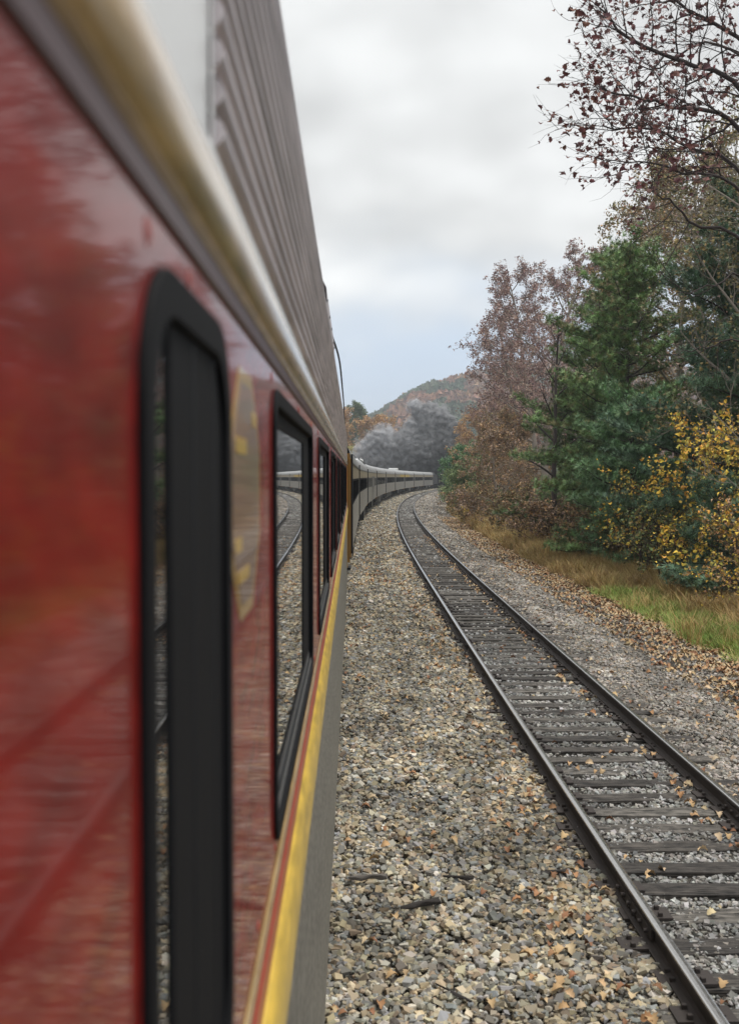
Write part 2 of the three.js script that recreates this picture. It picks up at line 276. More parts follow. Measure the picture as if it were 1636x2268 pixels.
{
  const r = rngOf(401), all = [];
  const drop = (s0, s1, u0, u1, n, size) => { for (let i = 0; i < n; i++) { const s = lerp(s0, s1, Math.pow(r(), 1.2)), u = lerp(u0, u1, r()); if (noise2(s * 0.8 + 5, u * 1.4) < -0.1 && r() < 0.7) continue; all.push([s, u, size * (0.7 + r() * 0.6)]); } };
  drop(4.4, 32, 0.6, 3.5, 620, 0.075); drop(4.4, 30, 2.9, 3.6, 520, 0.08); drop(6, 56, 4.85, 5.1, 480, 0.075); drop(6, 56, 5.3, 8, 600, 0.075); drop(8, 85, 7.0, 8.9, 9000, 0.095); drop(8, 85, 7.9, 9.2, 6000, 0.1); drop(6, 56, 3.85, 4.9, 160, 0.075); drop(30, 85, 1.4, 3.6, 1000, 0.1);
  const ballastTop = (s, u) => (u > 8.9 ? landHeight(s, u) : bedHeight(s, u));
  all.sort((a, b) => b[2] / b[0] - a[2] / a[0]);
  const rest = [[], [], []];
  all.forEach(([s, u, k], i) => {
    const p = on(s, u, ballastTop(s, u) + 0.035), c = tint(r, pick(r, C_FALLEN), 0.2), e = new THREE.Euler((r() - 0.5) * 0.9, r() * 6.283, (r() - 0.5) * 0.9);
    rest[i % 3].push({ m: mat4(p, e, k), c, s, u });
  });
  // the nearest ones lie there as single leaves
  const tones = C_FALLEN.map((c) => std(c, 0.8, 0, { side: THREE.DoubleSide }));
  let made = 0;
  for (let k = 0; k < 3; k++) for (const e of rest[k].slice(0, 80)) {
    const m = finish(new THREE.Mesh(oakLeaf[k], pick(r, tones))); m.name = numbered('fallen_leaf'); e.m.decompose(m.position, m.quaternion, m.scale); scene.add(m); made++;
    const where = e.u < 2.6 ? 'on the stones between train and track' : e.u < 3.7 ? 'on the stones against the near rail' : e.u < 5.3 ? 'between the two rails of the empty track' : 'on the stones right of the empty track';
    tag(m, 'dry curled tan oak leaf lying ' + where, 'leaf', 'fallen leaves ' + where);
  }
  const g = new THREE.Group(); g.name = 'leaf_litter'; scene.add(g); tag(g, 'tan and orange fallen leaves strewn along the edge of the stones', 'fallen leaves', null, 'stuff');
  rest.forEach((l, k) => instances('leaves', oakLeaf[k], M.leaf, l.slice(80), g, 'stuff'));
}
// bits of wood on the stones
const woodMat = std([0.03, 0.025, 0.022], 0.9), woodGrey = std([0.13, 0.115, 0.1], 0.9);
function chunk(name, label, x, y, len, rad, turn, m) {
  let p = at(x, y, 5); const k = (EYE + 0.17) / (EYE - p.y); p = V(p.x * k, -0.125, p.z * k); len *= 1.25; rad *= 1.3;
  const r = rngOf(Math.round(x * 7 + y)), g = new THREE.CylinderGeometry(rad * 0.6, rad, len, 7, 6).rotateZ(Math.PI / 2), q = g.attributes.position;
  for (let i = 0; i < q.count; i++) { const n = noise3(q.getX(i) * 6 + x, q.getY(i) * 30, q.getZ(i) * 30); q.setXYZ(i, q.getX(i) * (1 + n * 0.08), q.getY(i) * (0.8 + n * 0.5) + 0.05 * Math.sin(q.getX(i) * 7) * len, q.getZ(i) * (1 + n * 0.5) + n * 0.012); }
  g.computeVertexNormals(); const o = finish(new THREE.Mesh(g, m)); o.name = numbered(name); o.position.copy(p); o.rotation.y = turn; scene.add(o); tag(o, label, 'stick');
}
chunk('wood_fragment', 'black splintered piece of wood nearest the bottom edge, between train and track', 930, 2015, 0.24, 0.022, 0.25, woodMat);
chunk('wood_fragment', 'thin black crooked stick above the splintered piece of wood', 1015, 1955, 0.19, 0.014, -0.35, woodMat);
chunk('wood_fragment', 'stout black piece of wood lying close to the near rail', 1225, 1945, 0.16, 0.026, -0.15, woodMat);
chunk('wood_fragment', 'pale grey weathered stick lying close to the train', 815, 1955, 0.24, 0.022, -0.12, woodGrey);
chunk('wood_fragment', 'long thin black twig at the bottom edge of the picture', 1005, 2215, 0.26, 0.008, -1.0, woodMat);

// ------------------------------------------------------------------ the near car
function extrude(profile, z0, z1, n = 1, sharp = 0) {                   // profile [x, y] run along z
  const pos = [], uv = [], idx = []; let L = 0; const len = [0];
  for (let i = 1; i < profile.length; i++) { L += Math.hypot(profile[i][0] - profile[i - 1][0], profile[i][1] - profile[i - 1][1]); len.push(L); }
  for (let k = 0; k <= n; k++) profile.forEach(([x, y], i) => { const z = lerp(z0, z1, k / n); pos.push(x, y, z); uv.push(-z, len[i]); });
  const c = profile.length;
  for (let k = 0; k < n; k++) for (let i = 0; i < c - 1; i++) { const a = k * c + i; idx.push(a, a + 1, a + c, a + 1, a + c + 1, a + c); }
  let g = new THREE.BufferGeometry(); g.setAttribute('position', new THREE.Float32BufferAttribute(pos, 3)); g.setAttribute('uv', new THREE.Float32BufferAttribute(uv, 2)); g.setIndex(idx); g.computeVertexNormals();
  return sharp ? toCreasedNormals(g.toNonIndexed(), sharp) : g;
}
const flutes = (x, y0, y1, n, amp, per = 7) => { const out = []; for (let i = 0; i <= n * per; i++) { const t = i / (n * per), q = (i % per) / per; out.push([x + amp * (Math.pow(Math.abs(Math.sin(Math.PI * q)), 0.7) * 2 - 1), lerp(y0, y1, t)]); } return out; };
function ringShape(z0, z1, y0, y1, r) { const s = new THREE.Shape(); s.moveTo(z0 + r, y0); s.lineTo(z1 - r, y0); s.absarc(z1 - r, y0 + r, r, -Math.PI / 2, 0); s.lineTo(z1, y1 - r); s.absarc(z1 - r, y1 - r, r, 0, Math.PI / 2); s.lineTo(z0 + r, y1); s.absarc(z0 + r, y1 - r, r, Math.PI / 2, Math.PI); s.lineTo(z0, y0 + r); s.absarc(z0 + r, y0 + r, r, Math.PI, 1.5 * Math.PI); return s; }
// a shape drawn in (forward, height) stands in the wall plane; depth runs outwards from x
function wallShape(shape, x, depth, bevel = 0) {
  const g = new THREE.ExtrudeGeometry(shape, { depth: depth - 2 * bevel, bevelEnabled: bevel > 0, bevelSize: bevel, bevelThickness: bevel, bevelSegments: 2, curveSegments: 8 });
  return g.translate(0, 0, bevel).applyMatrix4(new THREE.Matrix4().makeBasis(V(0, 0, -1), V(0, 1, 0), V(1, 0, 0)).setPosition(x, 0, 0));
}
{
  const FC = 12.0, W = 1.52;                       // local z = -(f - FC); wall plane local x = W
  const car = thing('passenger_car', 'red and silver fluted passenger car with gold trim, closest to the camera', 'train car', [TRAIN_X, 0, -FC]);
  const H = (h) => EYE + h, F = (f) => -(f - FC), F0 = -1.6, F1 = 25.5;
  // window band in red
  const wins = [[0.69, 1.14, 0.005]]; for (let k = 0; k < 9; k++) wins.push([1.83 + k * 2.41, 3.49 + k * 2.41, 0.012]);
  const TOP = 0.14, BOT = -0.655, band = new THREE.Shape(); band.moveTo(F0 - FC, H(-0.70)); band.lineTo(F1 - FC, H(-0.70)); band.lineTo(F1 - FC, H(0.205)); band.lineTo(F0 - FC, H(0.205)); band.closePath();
  for (const [a, b, deep] of wins) band.holes.push(ringShape(a - FC, b - FC, H(BOT), H(TOP), deep < 0.008 ? 0.1 : 0.06));
  part('red_side_panel', wallShape(band, W - 0.1, 0.1), M.red, car);
  wins.forEach(([a, b, deep], i) => {
    const first = i === 0, R = first ? 0.1 : 0.06, wf = first ? 0.02 : 0.014;
    const outer = ringShape(a - FC - 0.01, b - FC + 0.01, H(BOT) - 0.01, H(TOP) + 0.01, R + 0.008);
    outer.holes.push(ringShape(a - FC + wf, b - FC - wf, H(BOT) + wf, H(TOP) - wf, R - 0.012));
    const w = part('window', wallShape(outer, W - 0.004, 0.011, 0.003), M.rubber, car);
    const inner = ringShape(a - FC + 0.001, b - FC - 0.001, H(BOT) + 0.001, H(TOP) - 0.001, R - 0.001); inner.holes.push(ringShape(a - FC + wf + 0.004, b - FC - wf - 0.004, H(BOT) + wf + 0.004, H(TOP) - wf - 0.004, R - 0.016));
    part('reveal', wallShape(inner, W - deep - 0.02, deep + 0.018), M.rubber, w);
    const sw = wf + 0.003, sash = ringShape(a - FC + sw, b - FC - sw, H(BOT) + sw, H(TOP) - sw, R - 0.015); sash.holes.push(ringShape(a - FC + sw + 0.012, b - FC - sw - (first ? 0.01 : 0.36), H(BOT) + sw + (first ? 0.012 : 0.045), H(TOP) - sw - 0.03, R - 0.03));
    if (!first) part('sash', wallShape(sash, W - deep - 0.004, 0.008, 0.002), M.rubber, w);
    part('pane', new THREE.PlaneGeometry(b - a - 0.012, TOP - BOT - 0.04).rotateY(Math.PI / 2).translate(W - deep + 0.001, H((TOP + BOT) / 2), F((a + b) / 2)), M.pane, w);
    if (first) {                                  // a broad black post with ribs takes up most of this opening
      const post = part('post', box(0.02, TOP - BOT - 0.03, 0.33, W - 0.0105, H((TOP + BOT) / 2), F(b - 0.17), 0.004), M.rubber, w);
      part('post_rib', merge([0.07, 0.2].map((d) => new THREE.CylinderGeometry(0.0022, 0.0022, TOP - BOT - 0.05, 8).translate(W - 0.001, H((TOP + BOT) / 2), F(b - 0.02 - d)))), M.black, post);
    }
    if (!first) part('sill_channel', extrude([[W - deep + 0.005, H(BOT) + 0.066], [W - 0.006, H(BOT) + 0.034], [W - 0.001, H(BOT) + 0.044], [W + 0.002, H(BOT) + 0.03], [W - 0.002, H(BOT) + 0.012]], F(a + 0.035), F(b - 0.035), 1, 0.4), M.frame, w);
  });
  // blind in the last window
  part('blind', box(0.008, 0.26, 1.4, W - 0.02, H(0.0), F(21.95)), std([0.42, 0.33, 0.3], 0.8), car);
  // dark strip, shade of the moulding painted onto the red, and gold half-round above the windows
  const half = (yc, rad, out, n = 14) => { const o = []; for (let i = 0; i <= n; i++) { const a = -Math.PI / 2 + Math.PI * i / n; o.push([W + out * Math.cos(a), yc + rad * Math.sin(a)]); } return o; };
  part('moulding_shade_strip', extrude([[W, H(0.186)], [W + 0.005, H(0.188)], [W + 0.005, H(0.208)], [W, H(0.21)]], F(F0), F(F1), 1, 0.5), M.maroon, car);
  part('gold_moulding', extrude(half(H(0.252), 0.042, 0.022), F(F0), F(F1)), M.gold, car);
  part('pale_strip', extrude([[W + 0.001, H(0.294)], [W + 0.005, H(0.298)], [W + 0.005, H(0.318)], [W, H(0.32)]], F(F0), F(F1), 1, 0.5), M.steelSmooth, car);
  // screws along the top of the red band
  const screw = merge([new THREE.SphereGeometry(0.0075, 10, 6, 0, 6.3, 0, 1.5).scale(1, 0.28, 1).rotateZ(-Math.PI / 2), new THREE.CylinderGeometry(0.011, 0.011, 0.0015, 12).rotateZ(Math.PI / 2)]);
  for (const f of [0.2, 0.72, 0.9, 1.8, 2.7, 3.5, 4.2, 5.1, 6.0, 6.8, 7.7, 9, 10.5]) part('screw', screw, M.pinstripe, car).position.set(W, H(0.166), F(f));
  for (const f of [1.52, 1.85, 3.6, 3.78, 5.8, 8.1]) part('screw', screw, M.pinstripe, car).position.set(W, H(-0.672), F(f));
  // emblem on the panel between the first two windows
  {
    const oct = (cx, cy, w, h, c) => { const s = new THREE.Shape(); [[-w, -c * h], [-c * w, -h], [c * w, -h], [w, -c * h], [w, c * h], [c * w, h], [-c * w, h], [-w, c * h]].forEach(([x, y], i) => (i ? s.lineTo(cx + x, cy + y) : s.moveTo(cx + x, cy + y))); s.closePath(); return s; };
    const cx = 1.36 - FC, cy = H(-0.025);
    const e = part('emblem', wallShape(oct(cx, cy, 0.19, 0.158, 0.4), W + 0.0004, 0.0008), phy([0.50, 0.29, 0.06], 0.4, 0, { clearcoat: 0.8, clearcoatRoughness: 0.05 }), car);
    part('field', wallShape(oct(cx, cy, 0.167, 0.14, 0.4), W + 0.0014, 0.0006), phy([0.26, 0.16, 0.11], 0.45, 0, { clearcoat: 0.75, clearcoatRoughness: 0.05 }), e);
    const bars = []; for (const [a, b, c, d] of [[-0.13, 0.05, 0.12, 0.02], [-0.14, -0.07, 0.07, 0.018], [-0.11, -0.11, 0.13, 0.016], [0.065, 0.09, 0.07, 0.02]]) bars.push(wallShape(ringShape(cx + a, cx + a + c, cy + b, cy + b + d, 0.006), W + 0.0022, 0.0006));
    part('bar', merge(bars), phy([0.6, 0.38, 0.08], 0.4, 0, { clearcoat: 0.6, clearcoatRoughness: 0.05 }), e);
  }
  // fluted letterboard and roof
  const roof = []; for (let i = 0; i <= 16; i++) { const a = (i / 16) * Math.PI / 2; roof.push([W - 0.02 - 0.55 * (1 - Math.cos(a)) - (i > 8 ? 0.97 * Math.pow((i - 8) / 8, 1.5) : 0), H(0.79) + 0.42 * Math.sin(a)]); }
  // flutes climb the wall and go on round the eave
  const fluteArc = []; { const pitch = 0.0395, per = 9, straight = 0.79 - 0.322, R = 0.5; for (let i = 0; i <= 17 * per; i++) { const d = i / per * pitch, q = (i % per) / per, off = 0.012 * (Math.pow(Math.abs(Math.sin(Math.PI * q)), 0.42) * 2 - 1) + 0.004, t = Math.max(0, d - straight) / R; fluteArc.push([W - 0.003 - R * (1 - Math.cos(t)) + off * Math.cos(t), H(0.322) + Math.min(d, straight) + R * Math.sin(t) + off * Math.sin(t)]); } }
  part('smooth_panel', extrude([[W, H(0.32)], [W + 0.002, H(0.5)], [W, H(0.79)]], F(F0), F(1.02)), M.steelSmooth, car);
  part('panel_edge', extrude([[W - 0.02, H(0.32)], [W + 0.003, H(0.32)], [W + 0.003, H(0.79)], [W - 0.02, H(0.79)]], F(1.02), F(1.05), 1, 0.5), M.steelSmooth, car);
  part('fluted_letterboard', extrude(fluteArc, F(1.05), F(23.4)), M.steel, car);
  { const cap = new THREE.Shape(); cap.moveTo(W - 0.03, fluteArc[0][1]); fluteArc.forEach(([x, y]) => cap.lineTo(x, y)); cap.lineTo(W - 0.14, fluteArc[fluteArc.length - 1][1]); cap.lineTo(W - 0.03, H(0.8)); part('flute_end', new THREE.ShapeGeometry(cap).translate(0, 0, F(1.053)), M.steel, car); }
  part('end_panel', extrude([[W, H(0.32)], [W + 0.004, H(0.33)], [W + 0.004, H(0.79)]], F(23.45), F(F1), 1, 0.4), M.steelSmooth, car);
  part('roof', extrude([...roof, ...roof.slice(0, -1).reverse().map(([x, y]) => [-x, y])], F(F0), F(F1)), M.steel, car);
  // raised roof fairing with bolts and a dark window ahead
  const fair = part('roof_fairing', extrude([[W - 0.03, H(0.8)], [W + 0.004, H(0.82)], [W + 0.002, H(0.98)], [W - 0.05, H(1.09)], [W - 0.3, H(1.2)], [0, H(1.24)]], F(5.5), F(7.8), 1, 0.4), M.steel, car);
  for (const f of [5.6, 6.2, 6.7, 7.4, 7.7]) part('bolt', new THREE.SphereGeometry(0.012, 8, 6), M.frame, fair).position.set(W - 0.002, H(0.93), F(f));
  const dome = part('dome_glazing', extrude([[W - 0.05, H(0.8)], [W - 0.01, H(0.9)], [W - 0.03, H(1.02)], [W - 0.2, H(1.2)], [0, H(1.27)]], F(7.8), F(13)), M.pane, car);
  part('drip_rail', new THREE.TubeGeometry(new THREE.CatmullRomCurve3([V(W - 0.02, H(1.02), F(7.4)), V(W + 0.01, H(1.1), F(10)), V(W + 0.012, H(1.06), F(13)), V(W + 0.01, H(0.95), F(16)), V(W, H(0.8), F(18))]), 30, 0.009, 6), M.black, car);
  // yellow half-round sill with red pinstripe
  part('yellow_band', extrude([[W + 0.001, H(-0.70)], [W + 0.004, H(-0.702)], [W + 0.004, H(-0.745)]].reverse(), F(F0), F(F1), 1, 0.4), M.gold, car);
  part('pinstripe', extrude([[W + 0.0045, H(-0.805)], [W + 0.0075, H(-0.80)], [W + 0.0075, H(-0.75)], [W + 0.0045, H(-0.745)]], F(F0), F(F1), 1, 0.5), M.pinstripe, car);
  part('sill_moulding', extrude(half(H(-0.895), 0.09, 0.03), F(F0), F(F1)), M.yellow, car);
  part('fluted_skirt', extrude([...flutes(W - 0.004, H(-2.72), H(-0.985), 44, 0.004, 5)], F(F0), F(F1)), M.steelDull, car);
  // what closes the body
  part('floor', box(2.9, 0.12, F1 - F0 - 0.1, 0, 1.25, F((F0 + F1) / 2)), M.black, car);
  part('far_side', box(0.05, 3.5, F1 - F0, -W, 2.1, F((F0 + F1) / 2)), M.steelDull, car);
  part('end_wall', box(3.0, 3.2, 0.06, 0, 2.4, F(F1 - 0.06)), M.black, car); part('end_wall', box(3.0, 3.2, 0.06, 0, 2.4, F(F0 + 0.06)), M.black, car);
  part('corner_post', box(0.05, 2.5, 0.06, W - 0.01, 2.0, F(F1 + 0.02), 0.01), std([0.4, 0.22, 0.05], 0.6), car);
  part('diaphragm', box(1.5, 2.6, 0.5, 0, 2.3, F(F1 + 0.25), 0.04), M.rubber, car);
}

// ------------------------------------------------------------------ the cars ahead
const CAR_L = 25.3;
const carPaint = (c, m = 0.25, r = 0.5) => std(c, r, m, { map: rep(texDirt, 0.15, 0.6) });
const P = { tan: carPaint([0.50, 0.42, 0.28], 0.1), silver: carPaint([0.42, 0.39, 0.33], 0.25, 0.5), gold: carPaint([0.85, 0.58, 0.08], 0.05), dark: carPaint([0.045, 0.046, 0.05], 0.1), grey: carPaint([0.4, 0.38, 0.34], 0.4, 0.45), rust: std([0.36, 0.19, 0.05], 0.8) };
const wheelGeo = merge([new THREE.CylinderGeometry(0.45, 0.45, 0.09, 22), new THREE.CylinderGeometry(0.49, 0.49, 0.03, 22).translate(0, -0.05, 0), new THREE.CylinderGeometry(0.13, 0.15, 0.2, 12)]).rotateZ(Math.PI / 2);
const truckGeo = merge([box(0.16, 0.26, 3.4, 1.02, 0.55, 0, 0.04), box(0.16, 0.26, 3.4, -1.02, 0.55, 0, 0.04), box(2.0, 0.3, 0.5, 0, 0.6, 0), ...[-1.25, 1.25].map((z) => box(0.24, 0.34, 0.36, 1.04, 0.46, z, 0.05)), ...[-0.45, 0.45].map((z) => new THREE.CylinderGeometry(0.11, 0.11, 0.4, 10).translate(1.05, 0.62, z))]);
const windowFrame = (w, h, d) => { const s = ringShape(-w / 2, w / 2, -h / 2, h / 2, 0.06); s.holes.push(ringShape(-w / 2 + 0.05, w / 2 - 0.05, -h / 2 + 0.05, h / 2 - 0.05, 0.04)); return wallShape(s, 0, d, 0.004); };
const farFrame = windowFrame(1.4, 0.72, 0.02), farPane = new THREE.PlaneGeometry(1.31, 0.63).rotateY(Math.PI / 2), bigFrame = windowFrame(1.7, 0.8, 0.03), bigPane = new THREE.PlaneGeometry(1.61, 0.71).rotateY(Math.PI / 2);
function makeCar(s0, label, o = {}) {
  const a = on(s0 + 3.5), b = on(s0 + CAR_L - 3.5), c = a.clone().add(b).multiplyScalar(0.5), turn = Math.atan2(-(b.x - a.x), -(b.z - a.z)), W = 1.52, hl = CAR_L / 2, top = o.top ?? 4.1;
  const car = thing('passenger_car', label, 'train car', [c.x, c.y, c.z], turn, 'passenger cars of the train');
  car.rotation.order = 'YXZ'; car.rotation.x = Math.atan2(b.y - a.y, CAR_L - 7);
  const z0 = hl, z1 = -hl, WB = 2.16, WT = 2.92;
  part('fluted_lower_side', extrude(flutes(W, 0.95, WB, 16, 0.008, 5), z0, z1), o.lower ?? P.silver, car);
  part('window_band', extrude([[W - 0.012, WB], [W - 0.012, WT]], z0, z1), P.dark, car);
  part('letterboard', extrude([[W + 0.004, WT], [W + 0.006, WT + 0.02], [W + 0.004, 3.36]], z0, o.split ? 0 : z1, 1, 0.4), o.letter ?? P.tan, car);
  if (o.split) part('letterboard', extrude([[W + 0.004, WT], [W + 0.006, WT + 0.02], [W + 0.004, 3.36]], 0, z1, 1, 0.4), o.split, car);
  const arc = []; for (let i = 0; i <= 22; i++) { const t = Math.PI * i / 22; arc.push([Math.sign(Math.cos(t)) * W * Math.pow(Math.abs(Math.cos(t)), 0.55), 3.36 + (top - 3.36) * Math.pow(Math.sin(t), 0.8)]); }
  const roof = part('roof', extrude(arc, z0, z1, 1, 0.7), o.roof ?? M.roofPale, car);
  const seams = []; for (let z = z1 + 2.1; z < z0; z += 2.1) seams.push(extrude(arc.map(([x, y]) => [x * 1.006, 3.36 + (y - 3.36) * 1.012]), z - 0.02, z + 0.02));
  part('seam', merge(seams), M.frame, roof);
  part('gutter', extrude([[W, 3.33], [W + 0.03, 3.34], [W + 0.03, 3.37], [W, 3.38]], z0, z1, 1, 0.5), M.frame, car);
  if (o.baggage) {
    for (const z of [8.5, 4.2, -6.8, -9.6]) { const w = part('window', bigFrame, P.grey, car); w.position.set(W, 2.52, z); part('pane', bigPane, M.pane, w).position.x = -0.006; }
    for (const z of [0, -3.2]) { const d = part('baggage_door', box(0.03, 2.0, 2.2, W + 0.012, 1.98, z, 0.01), P.grey, car); part('door_rail', box(0.04, 0.05, 2.4, W + 0.03, 2.98, z), M.frame, d); part('door_rail', box(0.04, 0.05, 2.4, W + 0.03, 2.12, z), M.frame, d); }
  } else for (let k = 0; k < 11; k++) { const w = part('window', farFrame, M.rubber, car); w.position.set(W - 0.012, (WB + WT) / 2, 9.3 - k * 1.86); part('pane', farPane, M.pane, w).position.x = 0.003; }
  for (const z of [hl - 0.75, -hl + 0.75]) { const d = part('vestibule_door', box(0.02, 2.05, 0.72, W - 0.004, 2.0, z, 0.006), o.lower ?? P.silver, car); part('door_window', new THREE.PlaneGeometry(0.4, 0.6).rotateY(Math.PI / 2).translate(W + 0.008, 2.5, z), M.pane, d); part('step', box(0.3, 0.06, 0.7, W - 0.16, 0.62, z), M.black, car); }
  for (const z of [hl - 0.02, -hl + 0.02]) part('end_wall', box(3.0, 2.75, 0.05, 0, 2.2, z), P.rust, car);
  for (const e of [hl, -hl]) { const sg = Math.sign(e); part('diaphragm', box(1.9, 2.9, 0.3, 0.35, 2.35, e + sg * 0.15, 0.05), M.rubber, car); part('grab_iron', new THREE.CylinderGeometry(0.026, 0.026, 2.5, 8).translate(W + 0.03, 2.3, e + sg * 0.05), M.black, car); part('corner_post', box(0.07, 2.5, 0.05, W - 0.02, 2.2, e + sg * 0.03, 0.01), sg > 0 ? P.rust : M.black, car); }
  part('far_side', box(0.05, 2.4, CAR_L, -W, 2.15, 0), P.silver, car);
  part('floor', box(2.96, 0.1, CAR_L, 0, 1.0, 0), M.black, car);
  for (const z of [8.9, -8.9]) { const t = part('truck', truckGeo, M.soot, car); t.position.z = z; for (const dz of [-1.25, 1.25]) { const w = part('wheel', wheelGeo, M.railRust, t); w.position.set(0.755, 0.45, dz); } }
  const r = rngOf(Math.round(s0)); for (let z = 5.6; z > -5.8; z -= 1.3 + r() * 0.7) part('underfloor_box', box(0.7 + r() * 0.4, 0.42 + r() * 0.25, 0.5 + r() * 0.8, 1.0, 0.68, z, 0.02), r() < 0.3 ? P.grey : M.soot, car);
  if (o.hood) part('roof_hood', new RoundedBoxGeometry(1.5, 0.34, o.hood[1], 3, 0.1).translate(0.2, top + 0.12, o.hood[0]), M.roofWhite, car);
  for (const z of o.vents ?? []) part('roof_vent', merge([new THREE.CylinderGeometry(0.1, 0.12, 0.3, 10).translate(0.4, top + 0.1, z), new THREE.CylinderGeometry(0.19, 0.19, 0.06, 12).translate(0.4, top + 0.26, z)]), M.soot, car);
  if (o.cables) part('roof_cable', merge([new THREE.TubeGeometry(new THREE.CatmullRomCurve3([V(1.25, 3.7, -hl), V(1.3, 3.95, -hl + 0.5), V(0.9, 4.3, -hl + 1.0)]), 12, 0.035, 6), box(0.08, 0.08, 0.5, 0.9, 4.3, -hl + 1.0)]), M.black, car);
  return car;
}
const S_FIRST = 26.2, PITCH = 25.9;
makeCar(S_FIRST, 'tan and silver passenger car coupled directly ahead of the red car', { letter: P.tan, lower: P.silver, cables: true, vents: [-11] });
makeCar(S_FIRST + PITCH, 'tan topped passenger car between the first silver car and the baggage car', { letter: P.tan, lower: P.silver, vents: [10], cables: true });
makeCar(S_FIRST + 2 * PITCH, 'silver car with square windows, sliding baggage doors and a white roof hood', { letter: P.tan, lower: P.silver, baggage: true, hood: [8, 3.4] });
makeCar(S_FIRST + 3 * PITCH, 'tan topped passenger car just ahead of the baggage car', { letter: P.tan, lower: P.silver, roof: M.roofPale });
makeCar(S_FIRST + 4 * PITCH, 'passenger car just behind the one whose yellow band begins halfway', { letter: P.tan, lower: P.silver, roof: M.roofPale });
makeCar(S_FIRST + 5 * PITCH, 'silver passenger car whose yellow band begins halfway, on the curve', { letter: P.tan, split: P.gold, lower: P.silver, hood: [-3, 1.2] });
makeCar(S_FIRST + 6 * PITCH, 'silver passenger car with yellow band on its rear half', { letter: P.gold, split: P.tan, lower: P.silver });
makeCar(S_FIRST + 7 * PITCH, 'pale passenger car second from the locomotive, past the yellow bands', { letter: P.tan, lower: P.silver });
makeCar(S_FIRST + 8 * PITCH, 'dim passenger car next to the smoky locomotive', { letter: P.tan, lower: P.grey });

